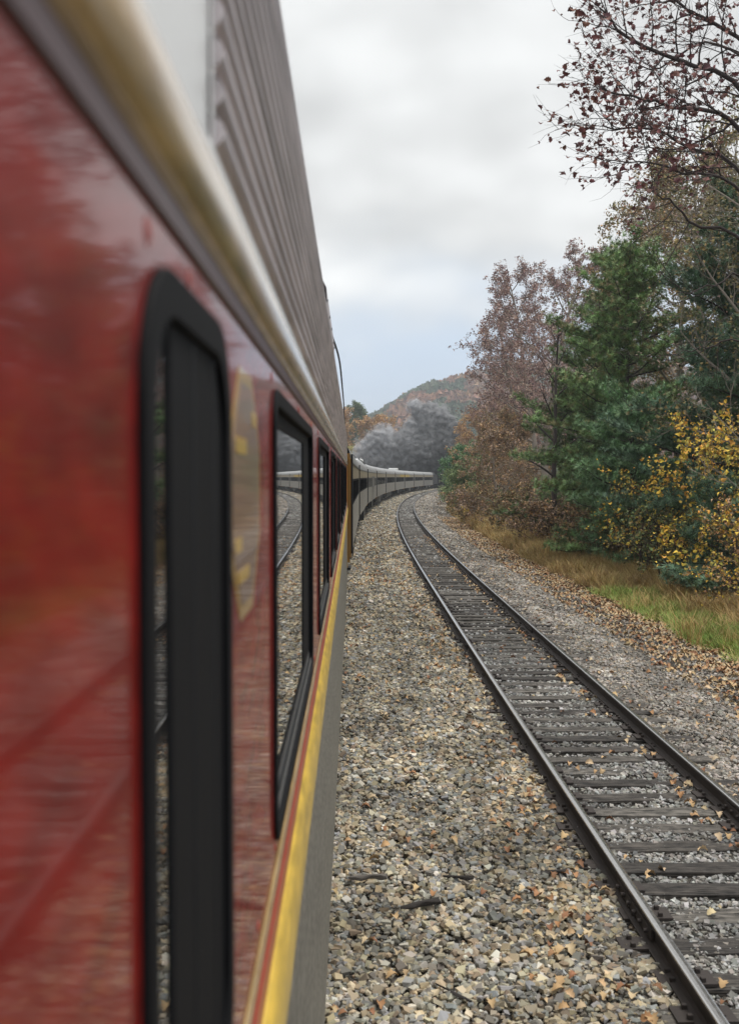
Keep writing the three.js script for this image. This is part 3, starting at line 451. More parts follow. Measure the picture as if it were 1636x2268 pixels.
// ------------------------------------------------------------------ tender and steam locomotive
{
  const s = S_FIRST + 9 * PITCH + 0.3, face = (s0, s1) => { const a = on(s0), b = on(s1), c = a.clone().add(b).multiplyScalar(0.5); return [[c.x, c.y, c.z], Math.atan2(-(b.x - a.x), -(b.z - a.z))]; };
  const [tp, tt] = face(s, s + 12), ten = thing('tender', 'black coal tender behind the smoking locomotive', 'tender', tp, tt);
  part('tank', box(2.9, 2.4, 11, 0, 2.3, 0, 0.08), M.soot, ten); part('coal', (() => { const g = new THREE.SphereGeometry(1, 20, 10, 0, 6.3, 0, 1.57).scale(1.25, 0.7, 3.6), p = g.attributes.position; for (let i = 0; i < p.count; i++) p.setY(i, p.getY(i) + 0.12 * noise3(p.getX(i) * 3, 1, p.getZ(i) * 3)); g.computeVertexNormals(); return g.translate(0, 3.45, -1.2); })(), M.black, ten);
  for (const z of [-3.4, 3.4]) { const t = part('truck', truckGeo, M.soot, ten); t.position.z = z; for (const dz of [-1.25, 1.25]) part('wheel', wheelGeo, M.railRust, t).position.set(0.755, 0.45, dz); }
  part('ladder', merge([box(0.04, 2.2, 0.04, 1.48, 2.2, 5.3), box(0.04, 2.2, 0.04, 1.48, 2.2, 5.0), ...[0, 1, 2, 3, 4].map((k) => box(0.03, 0.03, 0.3, 1.49, 1.4 + k * 0.4, 5.15))]), M.soot, ten);
  const [lp, lt] = face(s + 12.4, s + 27), loco = thing('steam_locomotive', 'black steam locomotive at the head of the train, half hidden in its smoke', 'locomotive', lp, lt);
  part('boiler', new THREE.CylinderGeometry(1.05, 1.15, 9, 28).rotateX(Math.PI / 2).translate(0, 2.75, -1.4), M.soot, loco);
  part('smokebox', new THREE.CylinderGeometry(1.0, 1.05, 1.8, 28).rotateX(Math.PI / 2).translate(0, 2.75, -6.8), M.black, loco);
  const cab = part('cab', merge([box(2.9, 0.08, 2.6, 0, 4.05, 4.6, 0.03), box(0.06, 1.3, 2.4, 1.42, 1.9, 4.6), box(0.06, 1.3, 2.4, -1.42, 1.9, 4.6), box(0.06, 1.5, 0.3, 1.42, 3.25, 3.55), box(0.06, 1.5, 0.3, 1.42, 3.25, 5.65), box(0.06, 1.5, 0.3, -1.42, 3.25, 3.55), box(0.06, 1.5, 0.3, -1.42, 3.25, 5.65), box(2.8, 2.6, 0.06, 0, 2.7, 3.4)]), M.soot, loco);
  part('cab_window', new THREE.PlaneGeometry(1.6, 0.9).rotateY(Math.PI / 2).translate(1.41, 3.1, 4.6), M.pane, cab);
  part('chimney', new THREE.LatheGeometry([[0.3, 0], [0.27, 0.15], [0.3, 0.55], [0.36, 0.6]].map(([x, y]) => new THREE.Vector2(x, y)), 18).translate(0, 3.68, -6.7), M.black, loco);
  for (const z of [-4.2, -1.6]) part('dome', new THREE.LatheGeometry([[0.5, -0.2], [0.42, 0.1], [0.4, 0.35], [0.28, 0.52], [0, 0.58]].map(([x, y]) => new THREE.Vector2(x, y)), 18).translate(0, 3.75, z), M.soot, loco);
  part('running_board', box(2.8, 0.08, 9.6, 0, 1.75, -2), M.soot, loco);
  const drive = merge([new THREE.TorusGeometry(0.8, 0.08, 8, 28).rotateY(Math.PI / 2), new THREE.CylinderGeometry(0.2, 0.2, 0.2, 14).rotateZ(Math.PI / 2), ...[0, 1, 2, 3, 4, 5].map((k) => box(0.06, 1.56, 0.06, 0, 0, 0).rotateX(k * Math.PI / 6))]);
  for (const z of [-4.2, -2.3, -0.4, 1.5]) part('driving_wheel', drive, M.soot, loco).position.set(0.78, 0.88, z);
  for (const z of [-6.6, 3.6]) part('wheel', wheelGeo, M.soot, loco).position.set(0.76, 0.45, z);
  part('side_rod', box(0.06, 0.14, 6.2, 0.98, 0.62, -1.35, 0.03), M.frame, loco); part('cylinder_block', new THREE.CylinderGeometry(0.42, 0.42, 1.2, 18).rotateX(Math.PI / 2).translate(1.1, 0.95, -6.4), M.soot, loco);
  part('pilot', merge([-3, -2, -1, 0, 1, 2, 3].map((k) => box(0.06, 0.06, 1.3, k * 0.33, 0.5, -8.2).rotateX(-0.25))), M.soot, loco); part('headlight', new THREE.CylinderGeometry(0.22, 0.18, 0.4, 16).rotateX(Math.PI / 2).translate(0, 3.85, -7.5), M.frame, loco);
}

// ------------------------------------------------------------------ smoke
{
  const F = 278, C = at(905, 985, F), SX = 17, SY = 17, SZ = 13;     // half extents of the box that holds the plume
  const lumps = [];
  const add = (x, y, rad, dz = 0, dark = 0) => { const p = at(x, y, F + dz); lumps.push([p.x, p.y, p.z, rad * F / 2300, dark]); };
  // column over the chimney, billowing top, then the drift to the left over the train
  add(985, 1062, 26, 4, 1); add(968, 1050, 30, 3, 1); add(988, 1030, 28, 2, 0.95); add(960, 1025, 28, 0, 0.75); add(985, 1000, 30, 1, 0.75); add(962, 985, 36, 0, 0.5); add(985, 965, 24, 1, 0.45); add(940, 960, 26, -1, 0.4); add(962, 942, 22, 0, 0.35); add(938, 920, 17, 0, 0.2); add(955, 915, 15, 1, 0.2); add(915, 898, 10, 0, 0.03); add(926, 908, 12, 0, 0.1); add(905, 940, 9, -2, 0.05); add(976, 922, 14, 0, 0.15); add(992, 945, 15, 0, 0.3); add(1000, 985, 18, 3, 0.5); add(913, 955, 15, -1, 0.15);
  add(930, 995, 30, -2, 0.35); add(925, 1030, 28, 0, 0.6); add(900, 985, 26, -3, 0.2); add(895, 1015, 30, -2, 0.4); add(870, 995, 22, -3, 0.15); add(865, 1020, 26, -2, 0.3); add(850, 975, 20, -2, 0.05); add(835, 985, 20, -1, 0.05); add(838, 1012, 26, -1, 0.15); add(815, 1000, 18, 1, 0); add(820, 1022, 20, 1, 0.05); add(800, 1015, 14, 2, 0); add(1000, 1010, 18, 5, 0.6);
  const N = 84, field = new Float32Array(N * N * N), dark = new Float32Array(N * N * N);
  for (let k = 0; k < N; k++) for (let j = 0; j < N; j++) for (let i = 0; i < N; i++) {
    const x = C.x + (i / N * 2 - 1) * SX, y = C.y + (j / N * 2 - 1) * SY, z = C.z + (k / N * 2 - 1) * SZ;
    // billows: distances bent by noise and bitten by ridged noise
    const wx = x + 0.9 * fbm3(x * 0.22, y * 0.22, z * 0.22, 3), wy = y + 0.9 * fbm3(x * 0.22 + 7, y * 0.22, z * 0.22, 3), wz = z;
    let best = -9, sum = 0, wsum = 0;
    for (const [a, b, c, rad, dk] of lumps) { const d = (rad - Math.hypot(wx - a, wy - b, wz - c)) / Math.min(rad, 2.2); if (d > best) best = d; const w = Math.exp(Math.min(d, 1) * 4); sum += w * dk; wsum += w; }
    const bil = Math.abs(noise3(x * 0.34, y * 0.34, z * 0.34)) * 1.15 + Math.abs(noise3(x * 0.95 + 4, y * 0.95, z * 0.95)) * 0.4 + Math.abs(noise3(x * 2 + 4, y * 2, z * 2)) * 0.16;
    const q = (k * N + j) * N + i, edge = i < 2 || j < 2 || k < 2 || i > N - 3 || j > N - 3 || k > N - 3;
    field[q] = edge ? -5 : clamp(best + bil * 0.85 - 0.44, -5, 5); dark[q] = sum / Math.max(wsum, 1e-6);
  }
  const plume = thing('smoke_plume', 'dark grey billowing smoke plume rising over the head of the train', 'smoke', [C.x, C.y, C.z]);
  const shells = [[-0.75, 0.05], [-0.58, 0.07], [-0.43, 0.1], [-0.3, 0.13], [-0.19, 0.17], [-0.09, 0.22], [0.02, 0.32], [0.16, 0.5], [0.4, 1]];
  shells.forEach(([iso, alpha], si) => {
    const mc = new MarchingCubes(N, M.black, false, false, 400000);
    mc.isolation = 0; for (let q = 0; q < field.length; q++) mc.field[q] = field[q] - iso; mc.update();
    const n = mc.count, pos = new Float32Array(n * 3), nor = new Float32Array(n * 3), col = new Float32Array(n * 3);
    for (let v = 0; v < n; v++) {
      const x = mc.positionArray[v * 3], y = mc.positionArray[v * 3 + 1], z = mc.positionArray[v * 3 + 2];
      pos[v * 3] = x * SX; pos[v * 3 + 1] = y * SY; pos[v * 3 + 2] = z * SZ;
      let nx = mc.normalArray[v * 3] / SX, ny = mc.normalArray[v * 3 + 1] / SY, nz = mc.normalArray[v * 3 + 2] / SZ; const l = Math.hypot(nx, ny, nz) || 1; nor[v * 3] = nx / l; nor[v * 3 + 1] = ny / l; nor[v * 3 + 2] = nz / l;
      const i = clamp(Math.round((x + 1) / 2 * N), 0, N - 1), j = clamp(Math.round((y + 1) / 2 * N), 0, N - 1), k = clamp(Math.round((z + 1) / 2 * N), 0, N - 1), dk = dark[(k * N + j) * N + i];
      const c = lerp(0.66, 0.012, Math.pow(clamp(dk * 1.15), 0.55)); col[v * 3] = c; col[v * 3 + 1] = c; col[v * 3 + 2] = c * 1.03;
    }
    const g = new THREE.BufferGeometry(); g.setAttribute('position', new THREE.BufferAttribute(pos, 3)); g.setAttribute('normal', new THREE.BufferAttribute(nor, 3)); g.setAttribute('color', new THREE.BufferAttribute(col, 3));
    part('smoke', g, std([1, 1, 1], 1, 0, { vertexColors: true, transparent: alpha < 1, opacity: alpha, depthWrite: false }), plume, 'stuff');
  });
}

// ------------------------------------------------------------------ trees and plants
class Tubes {                                                           // tapered branches joined into one mesh
  constructor() { this.p = []; this.n = []; this.i = []; }
  add(points, radii, sides = 5) {
    let ref = V(0.3, 0.2, 1).normalize(); const base = this.p.length / 3;
    points.forEach((q, k) => {
      const d = (points[k + 1] ?? q).clone().sub(points[k - 1] ?? q).normalize(); const a = ref.clone().sub(d.clone().multiplyScalar(ref.dot(d))); if (a.lengthSq() < 1e-4) a.set(1, 0, 0).sub(d.clone().multiplyScalar(d.x)); a.normalize(); ref = a; const b = d.clone().cross(a);
      for (let m = 0; m < sides; m++) { const t = m / sides * 6.28318, c = Math.cos(t), s = Math.sin(t); const nx = a.x * c + b.x * s, ny = a.y * c + b.y * s, nz = a.z * c + b.z * s; this.p.push(q.x + nx * radii[k], q.y + ny * radii[k], q.z + nz * radii[k]); this.n.push(nx, ny, nz); }
    });
    for (let k = 0; k < points.length - 1; k++) for (let m = 0; m < sides; m++) { const a = base + k * sides + m, b = base + k * sides + (m + 1) % sides; this.i.push(a, b, a + sides, b, b + sides, a + sides); }
  }
  get tris() { return this.i.length / 3; }
  geo() { const g = new THREE.BufferGeometry(); g.setAttribute('position', new THREE.Float32BufferAttribute(this.p, 3)); g.setAttribute('normal', new THREE.Float32BufferAttribute(this.n, 3)); g.setIndex(this.i); return g; }
}
function wander(r, from, dir, len, n, bend, lift = 0) { const out = [from.clone()], d = dir.clone().normalize(); let p = from.clone(); for (let k = 0; k < n; k++) { d.x += (r() - 0.5) * bend; d.y += (r() - 0.5) * bend + lift; d.z += (r() - 0.5) * bend; d.normalize(); p = p.clone().addScaledVector(d, len / n); out.push(p); } return out; }
const along = (pts, t) => { const q = clamp(t) * (pts.length - 1), i = Math.min(Math.floor(q), pts.length - 2); return pts[i].clone().lerp(pts[i + 1], q - i); };
const dirAt = (pts, t) => { const i = Math.min(Math.floor(clamp(t) * (pts.length - 1)), pts.length - 2); return pts[i + 1].clone().sub(pts[i]).normalize(); };
const taper = (n, a, b) => Array.from({ length: n + 1 }, (_, i) => lerp(a, b, i / n));
function offshoot(r, d, spread) { const a = anyTurn(r), q = V(1, 0, 0).applyEuler(a); q.addScaledVector(d, -q.dot(d)).normalize(); return d.clone().multiplyScalar(Math.cos(spread)).addScaledVector(q, Math.sin(spread)).normalize(); }

// limbs -> boughs -> twigs -> leaves; fills tubes and a list of leaf places
function limbTree(r, tubes, places, limb, rad, o) {
  tubes.add(limb, taper(limb.length - 1, rad * (o.slim ?? 1), rad * 0.2), rad > 0.04 ? 6 : 4);
  const L = limb.reduce((s, p, i) => s + (i ? p.distanceTo(limb[i - 1]) : 0), 0);
  for (let k = 0; k < o.boughs; k++) {
    const t = 0.18 + 0.82 * (k + r()) / o.boughs, b = wander(r, along(limb, t), offshoot(r, dirAt(limb, t), 0.5 + r() * 0.6), L * o.boughLen * (0.5 + r() * 0.6) * (1.15 - t * 0.5), 4, 0.45, o.lift ?? 0.05), br = Math.max(rad * 0.32 * (1.1 - t * 0.6), o.minR);
    tubes.add(b, taper(4, br, o.minR), 4);
    for (let j = 0; j < o.twigs; j++) {
      const u = 0.15 + 0.85 * (j + r()) / o.twigs, tw = wander(r, along(b, u), offshoot(r, dirAt(b, u), 0.4 + r() * 0.7), L * o.boughLen * o.twigLen * (0.5 + r() * 0.7), 4, 0.7, o.lift ?? 0.05);
      tubes.add(tw, taper(4, o.minR * 1.3, o.minR * 0.4), 3);
      for (let q = 0; q < o.leaves; q++) { const w = r(); places.push(along(tw, 0.2 + 0.8 * w).add(V(r() - 0.5, r() - 0.5, r() - 0.5).multiplyScalar(o.scatter))); }
    }
  }
}
const leafList = (r, places, colors, size, v = 0.3) => places.map((p) => ({ m: mat4(p, anyTurn(r), size * (0.5 + Math.pow(r(), 1.5) * 1.1)), c: tint(r, pick(r, colors), v).map((x) => x * BRIGHT) }));
function putLeaves(name, geos, material, list, parent) { geos.forEach((g, k) => { const l = list.filter((_, i) => i % geos.length === k); if (l.length) instances(name, g, material, l, parent, 'stuff'); }); }

function broadleaf(name, label, category, s, u, o, group) {
  s *= o.far ? 1 : K; const y = groundY(s, u), p = on(s, u, y - 0.1), t = thing(name, label, category, [p.x, p.y, p.z], 0, group), r = rngOf(o.seed), tubes = new Tubes(), places = [];
  const stems = o.stems ?? 1, H = o.height;
  for (let q = 0; q < stems; q++) {
    const trunk = wander(r, V((r() - 0.5) * 0.4 * (stems - 1), 0, (r() - 0.5) * 0.4 * (stems - 1)), V((r() - 0.5) * 0.3 * (stems > 1 ? 2 : 0.5) + (o.lean ?? 0), 1, (r() - 0.5) * 0.2), H * 0.86, 9, 0.16, 0.03), tr = o.trunk ?? H * 0.013;
    tubes.add(trunk, taper(9, tr, tr * 0.15), 7);
    const n = Math.round((o.limbs ?? 16) / stems);
    for (let k = 0; k < n; k++) {
      const tt = lerp(o.first ?? 0.25, 0.98, (k + r() * 0.8) / n), a = k * 2.4 + r() * 0.8, shape = Math.sin(Math.PI * Math.pow(clamp((tt - (o.first ?? 0.25)) / (1 - (o.first ?? 0.25)) * 0.8 + 0.18), 0.8)), len = o.spread * (0.35 + 0.65 * shape) * (0.75 + r() * 0.4);
      const limb = wander(r, along(trunk, tt), V(Math.cos(a), 0.25 + 0.7 * tt * (o.up ?? 1), Math.sin(a)), len, 6, 0.3, 0.04);
      limbTree(r, tubes, places, limb, tr * 0.42 * (1.1 - tt * 0.7), { boughs: o.boughs ?? 6, twigs: o.twigs ?? 4, leaves: o.leaves ?? 6, boughLen: 0.5, twigLen: 0.55, minR: o.minR ?? 0.006, scatter: o.scatter ?? 0.4, lift: 0.05 });
    }
  }
  part(stems > 1 ? 'stems' : 'trunk', tubes.geo(), o.bark ?? M.barkGrey, t);
  const kept = o.fill ? places.filter(() => r() < o.fill) : places;
  let list = leafList(r, kept, o.colors, o.size ?? 0.22, 0.35);
  if (o.solo) {                                     // the leaves that show largest, one by one
    const near = list.map((e, i) => [new THREE.Vector3().setFromMatrixPosition(e.m).add(p).distanceTo(camera.position), i]).sort((a, b) => a[0] - b[0]).slice(0, o.solo), own = new Set(near.map((e) => e[1]));
    const mats = o.colors.slice(0, 5).map((c) => std(c.map((x) => x * BRIGHT), 0.75, 0, { side: THREE.DoubleSide }));
    for (const [, i] of near) { const m = part('leaf', o.geos[i % o.geos.length], mats[i % mats.length], t); list[i].m.decompose(m.position, m.quaternion, m.scale); }
    list = list.filter((_, i) => !own.has(i));
  }
  putLeaves('crown', o.geos ?? clumps, o.leafMat ?? M.leaf, list, t);
  return t;
}
// white pine: whorls of level limbs, sprays of needle tufts
const tuftGeo = (() => { const r = rngOf(71), pos = []; for (let i = 0; i < 16; i++) { const a = r() * 6.283, e = (r() - 0.25) * 1.5, d = V(Math.cos(a) * Math.cos(e), Math.sin(e), Math.sin(a) * Math.cos(e)), s = V(-Math.sin(a), 0.3, Math.cos(a)).multiplyScalar(0.06), l = 0.7 + r() * 0.5; for (const q of [s, s.clone().negate(), d.clone().multiplyScalar(l)]) pos.push(q.x, q.y, q.z); } const g = new THREE.BufferGeometry(); g.setAttribute('position', new THREE.Float32BufferAttribute(pos, 3)); g.computeVertexNormals(); return g; })();
function pine(label, s, u, o) {
  s *= K; const y = groundY(s, u), p = on(s, u, y - 0.1), t = thing('pine_tree', label, 'pine tree', [p.x, p.y, p.z], 0), r = rngOf(o.seed), tubes = new Tubes(), list = [], H = o.height;
  const trunk = wander(r, V(0, 0, 0), V(0.02, 1, 0), H, 10, 0.05, 0.02); tubes.add(trunk, taper(10, H * 0.013, 0.02), 8);
  for (let h = o.first; h < H - 0.2; h += 0.42 + r() * 0.4) {
    const rel = (h - o.first) / (H - o.first), len0 = o.spread * Math.pow(1 - rel, 0.45) * (0.8 + 0.3 * noise2(h * 0.9, o.seed * 5)) + 0.45;
    const n = 4 + Math.floor(r() * 3), a0 = r() * 6.283;
    for (let k = 0; k < n; k++) {
      const a = a0 + k / n * 6.283 + (r() - 0.5) * 0.9, len = len0 * (0.4 + Math.pow(r(), 0.7) * 0.75), limb = wander(r, along(trunk, h / H + (r() - 0.5) * 0.02), V(Math.cos(a), lerp(-0.15, 0.6, rel) + (r() - 0.5) * 0.25, Math.sin(a)), len, 6, 0.3, 0.04);
      tubes.add(limb, taper(6, 0.014 + len * 0.009, 0.006), 5);
      const nb = Math.max(4, Math.round(len * 5));
      for (let j = 0; j < nb; j++) {
        const tt = 0.18 + 0.82 * (j + r() * 0.8) / nb, d = dirAt(limb, tt), side = (j % 2 ? 1 : -1), q = V(-d.z, 0, d.x).multiplyScalar(side * (0.5 + r() * 0.7)).addScaledVector(d, 0.8).add(V(0, 0.1 + r() * 0.3, 0)).normalize(), sl = (0.3 + 0.34 * len * (1 - tt) + r() * 0.35);
        const br = wander(r, along(limb, tt), q, sl, 3, 0.3, 0.06); tubes.add(br, taper(3, 0.007, 0.003), 3);
        const nt = Math.max(4, Math.round(sl * 11)); for (let m = 0; m < nt; m++) { const w = 0.15 + 0.9 * (m + r()) / nt, e = along(br, w).add(V(r() - 0.5, (r() - 0.4) * 0.8, r() - 0.5).multiplyScalar(0.2)); list.push({ m: mat4(e, new THREE.Euler((r() - 0.5) * 1.2, r() * 6.283, (r() - 0.5) * 1.2), (o.tuft ?? 0.21) * (0.7 + r() * 0.6)), c: tint(r, pick(r, o.colors), 0.35).map((x) => x * BRIGHT) }); }
      }
    }
  }
  part('trunk', tubes.geo(), M.barkDark, t);
  instances('crown', tuftGeo, M.needle, list, t, 'stuff');
  return list.length;
}
const G_PINE = [[0.10, 0.16, 0.058], [0.13, 0.20, 0.072], [0.06, 0.095, 0.04], [0.14, 0.20, 0.08], [0.13, 0.12, 0.05]];
const G_PINE_BLUE = [[0.08, 0.14, 0.08], [0.10, 0.165, 0.095], [0.06, 0.10, 0.06]];
pine('tall dark white pine with level boughs, middle of the tree line', 30, 12.2, { seed: 1, height: 13.0, first: 1.0, spread: 5.2, colors: G_PINE.map((c) => c.map((x) => x * 1.2)) });
pine('blue green pine at the right edge behind the yellow bush', 23.5, 14.2, { seed: 2, height: 12, first: 0.8, spread: 5.0, colors: G_PINE_BLUE });
pine('dense lower pine left of the tall one, reaching towards the track', 36, 12.9, { seed: 3, height: 11.8, first: 0.5, spread: 4.6, colors: G_PINE });
pine('pale lit young pine in front of the tall pine', 27, 11.6, { seed: 4, height: 6.5, first: 0.4, spread: 2.8, colors: [[0.12, 0.20, 0.095], [0.14, 0.235, 0.11], [0.09, 0.15, 0.075]] });
pine('back pine whose top shows between the bare trees', 42, 15.5, { seed: 5, height: 15.5, first: 3, spread: 3.6, colors: G_PINE, tuft: 0.26 });
pine('lowest small pine under the boughs at the right edge', 20, 11.6, { seed: 6, height: 3.2, first: 0.3, spread: 1.5, colors: G_PINE_BLUE });
pine('pine behind the second row at the far right', 29, 18, { seed: 7, height: 12.5, first: 2, spread: 4.2, colors: G_PINE, tuft: 0.26 });

const C_MAROON = [[0.16, 0.095, 0.085], [0.20, 0.125, 0.11], [0.24, 0.155, 0.125], [0.13, 0.09, 0.085], [0.27, 0.19, 0.15]];
const C_RUST = [[0.19, 0.115, 0.06], [0.23, 0.14, 0.07], [0.15, 0.10, 0.06], [0.29, 0.18, 0.085], [0.12, 0.085, 0.055], [0.16, 0.125, 0.06]];
const C_OLIVE = [[0.13, 0.12, 0.055], [0.17, 0.14, 0.06], [0.20, 0.15, 0.06], [0.10, 0.10, 0.05]];
const C_GREEN = [[0.12, 0.16, 0.06], [0.16, 0.21, 0.08], [0.20, 0.24, 0.11], [0.09, 0.12, 0.055]];
const C_YELLOW = [[0.52, 0.34, 0.045], [0.60, 0.42, 0.06], [0.42, 0.28, 0.05], [0.34, 0.30, 0.06], [0.50, 0.26, 0.05]];
const C_BARE = [[0.22, 0.16, 0.12], [0.18, 0.13, 0.10], [0.26, 0.17, 0.12]];
const C_ORANGE = [[0.30, 0.17, 0.075], [0.27, 0.16, 0.085], [0.35, 0.22, 0.09], [0.22, 0.14, 0.08]];
// maroon and brown trees beyond the pines
const BR = (label, s, u, o) => broadleaf('broadleaf_tree', label, 'tree', s, u, o);
BR('tall hazy maroon tree at the left end of the tree line', 78, 16.6, { seed: 21, height: 22.5, spread: 5.4, limbs: 22, leaves: 9, colors: C_MAROON, size: 0.2, scatter: 0.6 });
BR('maroon tree with thin outer twigs right of the tallest maroon tree', 64, 16, { seed: 22, height: 24, spread: 5.8, limbs: 22, leaves: 9, colors: C_MAROON, size: 0.18, scatter: 0.6 });
BR('pinkish brown tree crown showing above the dense pine', 54, 14.5, { seed: 23, height: 23, spread: 5.2, limbs: 20, leaves: 9, colors: C_MAROON, size: 0.17, scatter: 0.5 });
BR('rust brown tree leaning over the green shrub at the bend', 96, 16.2, { seed: 24, height: 14, spread: 4.4, limbs: 20, leaves: 8, first: 0.12, colors: C_RUST, size: 0.22, scatter: 0.6 });
BR('orange tree farthest along the right of the bend', 128, 15, { seed: 25, height: 15, spread: 5, limbs: 20, leaves: 8, first: 0.12, colors: C_ORANGE, size: 0.28, scatter: 0.7 });
BR('low brown leaved tree between maroon trees and the pine', 56, 12, { seed: 26, height: 8.5, spread: 3.2, limbs: 18, leaves: 8, first: 0.1, colors: C_RUST, size: 0.15, scatter: 0.4 });
BR('brown thin tree standing left of the dense pine', 47, 10.2, { seed: 27, height: 7.5, spread: 2.8, limbs: 18, leaves: 7, first: 0.08, colors: [...C_RUST, ...C_BARE], size: 0.13, scatter: 0.35 });
BR('dull olive brown tree in the bend beyond the thin brown tree', 72, 14, { seed: 28, height: 10, spread: 3.6, limbs: 20, leaves: 8, first: 0.08, colors: [...C_RUST, ...C_OLIVE], size: 0.18, scatter: 0.45 });
BR('rusty tree behind the bend with a wide round crown', 105, 19, { seed: 29, height: 22, spread: 6, limbs: 20, leaves: 8, first: 0.15, colors: [...C_RUST, ...C_MAROON], size: 0.26, scatter: 0.7 });
// nearly bare trees at the upper right
BR('nearly bare grey tree rising behind the tall pine', 31, 15, { seed: 31, height: 17, spread: 4.6, limbs: 22, boughs: 9, twigs: 6, leaves: 5, colors: [...C_OLIVE, ...C_BARE], size: 0.1, scatter: 0.3, geos: ovalLeaf, bark: M.barkGrey });
BR('olive brown bare tree at the right edge above the pines', 22, 14.2, { seed: 32, height: 15, spread: 4.8, limbs: 22, boughs: 9, twigs: 6, leaves: 6, colors: C_OLIVE, size: 0.11, scatter: 0.3, geos: ovalLeaf, bark: M.barkGrey });
BR('slender bare tree with a few red leaves beside the tall pine top', 34, 10.6, { seed: 33, height: 12.5, spread: 2.3, limbs: 14, leaves: 1, colors: C_MAROON, size: 0.11, scatter: 0.2, geos: oakLeaf, bark: M.barkDark, up: 1.7 });
BR('brown leaved tree filling the gap behind both right pines', 36, 19, { seed: 34, height: 21, spread: 6.5, limbs: 26, leaves: 14, colors: [...C_OLIVE, ...C_RUST], size: 0.17, scatter: 0.5 });
BR('olive grey tree with tangled twigs behind the oak boughs', 25, 16.5, { seed: 36, height: 18, spread: 5.4, limbs: 26, boughs: 9, twigs: 6, leaves: 6, colors: [...C_OLIVE, ...C_BARE, ...C_MAROON], size: 0.11, scatter: 0.3, geos: ovalLeaf, bark: M.barkGrey });
BR('bare pale branched sapling crossing in front of the right pine', 15.5, 11.2, { seed: 35, height: 6.5, spread: 3, limbs: 14, boughs: 5, twigs: 4, leaves: 0.6, colors: C_OLIVE, size: 0.08, scatter: 0.2, geos: ovalLeaf, bark: std([0.26, 0.225, 0.18], 0.95), first: 0.3 });
// the oak whose boughs hang in from the upper right
{
  const s = 15 * K, u = 11.3, p = on(s, u, landHeight(s, u) - 0.1), t = thing('oak_tree', 'large oak hanging dark red leaved boughs in from the upper right', 'oak tree', [p.x, p.y, p.z]), r = rngOf(41), tubes = new Tubes(), places = [];
  const loc = (x, y, f) => at(x, y, f * K).sub(p), trunk = [V(0, 0, 0), V(0.1, 3, -0.1), V(0.0, 6, 0.1), V(0.1, 9, 0), V(-0.1, 12.5, 0.2), V(0, 15, 0)]; tubes.add(trunk, [0.3, 0.26, 0.23, 0.2, 0.13, 0.06], 9);
  const limb = (from, pts, rad, o) => limbTree(r, tubes, places, new THREE.CatmullRomCurve3([along(trunk, from), ...pts.map((q) => loc(...q))]).getPoints(14).map((q, i) => (i ? q.add(V(r() - 0.5, r() - 0.5, r() - 0.5).multiplyScalar(0.11)) : q)), rad, { boughs: 17, twigs: 8, leaves: 2, boughLen: 0.27, twigLen: 0.42, minR: 0.004, scatter: 0.16, lift: 0.02, slim: 0.72, ...o });
  limb(0.5, [[1640, 200, 14.5], [1500, 130, 14.2], [1380, 75, 14], [1330, 15, 14]], 0.085);
  limb(0.45, [[1640, 285, 14.2], [1510, 240, 14], [1415, 215, 13.8], [1330, 190, 13.6]], 0.075);
  limb(0.4, [[1640, 385, 14], [1530, 320, 13.8], [1430, 290, 13.5], [1335, 275, 13.3]], 0.06);
  limb(0.36, [[1640, 420, 13.8], [1540, 385, 13.6], [1450, 365, 13.4], [1370, 358, 13.3]], 0.05);
  limb(0.58, [[1640, 90, 15], [1520, 20, 15], [1450, -60, 15]], 0.08); limb(0.62, [[1640, -20, 15.5], [1500, -120, 15.5], [1380, -180, 15.5]], 0.08);
  limb(0.5, [[1660, 140, 16.5], [1560, 90, 17], [1450, 150, 17.3], [1380, 130, 17.5]], 0.06); limb(0.44, [[1660, 260, 16.5], [1580, 300, 17], [1500, 330, 17.3], [1400, 330, 17.5]], 0.055);
  limb(0.7, [[1700, -200, 15.5], [1600, -300, 15]], 0.07); limb(0.6, [[1800, -50, 16.5], [1900, -200, 17]], 0.07); limb(0.5, [[1800, 150, 13], [1900, 60, 12]], 0.07);
  const bare = { boughs: 6, twigs: 4, leaves: 0, boughLen: 0.3 }; limb(0.3, [[1640, 525, 14.2], [1530, 500, 14], [1490, 450, 13.8], [1430, 420, 13.5]], 0.055, bare); limb(0.26, [[1640, 610, 14], [1560, 640, 13.8], [1490, 650, 13.6]], 0.04, bare); limb(0.22, [[1640, 760, 13.8], [1560, 770, 13.8], [1480, 790, 13.6]], 0.035, bare);
  part('trunk', tubes.geo(), M.barkDark, t);
  const list = leafList(r, places, [[0.13, 0.045, 0.045], [0.09, 0.035, 0.036], [0.15, 0.065, 0.055], [0.11, 0.06, 0.055], [0.17, 0.09, 0.07]], 0.10, 0.3);
  const solo = [0, 1, 2].map((k) => std([[0.15, 0.045, 0.038], [0.11, 0.038, 0.034], [0.19, 0.08, 0.05]][k], 0.8, 0, { side: THREE.DoubleSide }));
  const edge = list.map((e, i) => [new THREE.Vector3().setFromMatrixPosition(e.m).add(p), i]).filter(([w]) => w.y < 12.5 && w.x < 8 && w.z > -16.5 * K).sort((a, b) => a[0].x - b[0].x).slice(0, 220), own = new Set(edge.map((e) => e[1]));
  for (const [, i] of edge) { const m = part('leaf', oakLeaf[i % 3], solo[i % 3], t); list[i].m.decompose(m.position, m.quaternion, m.scale); }
  putLeaves('crown', oakLeaf, M.leaf, list.filter((_, i) => !own.has(i)), t);
}
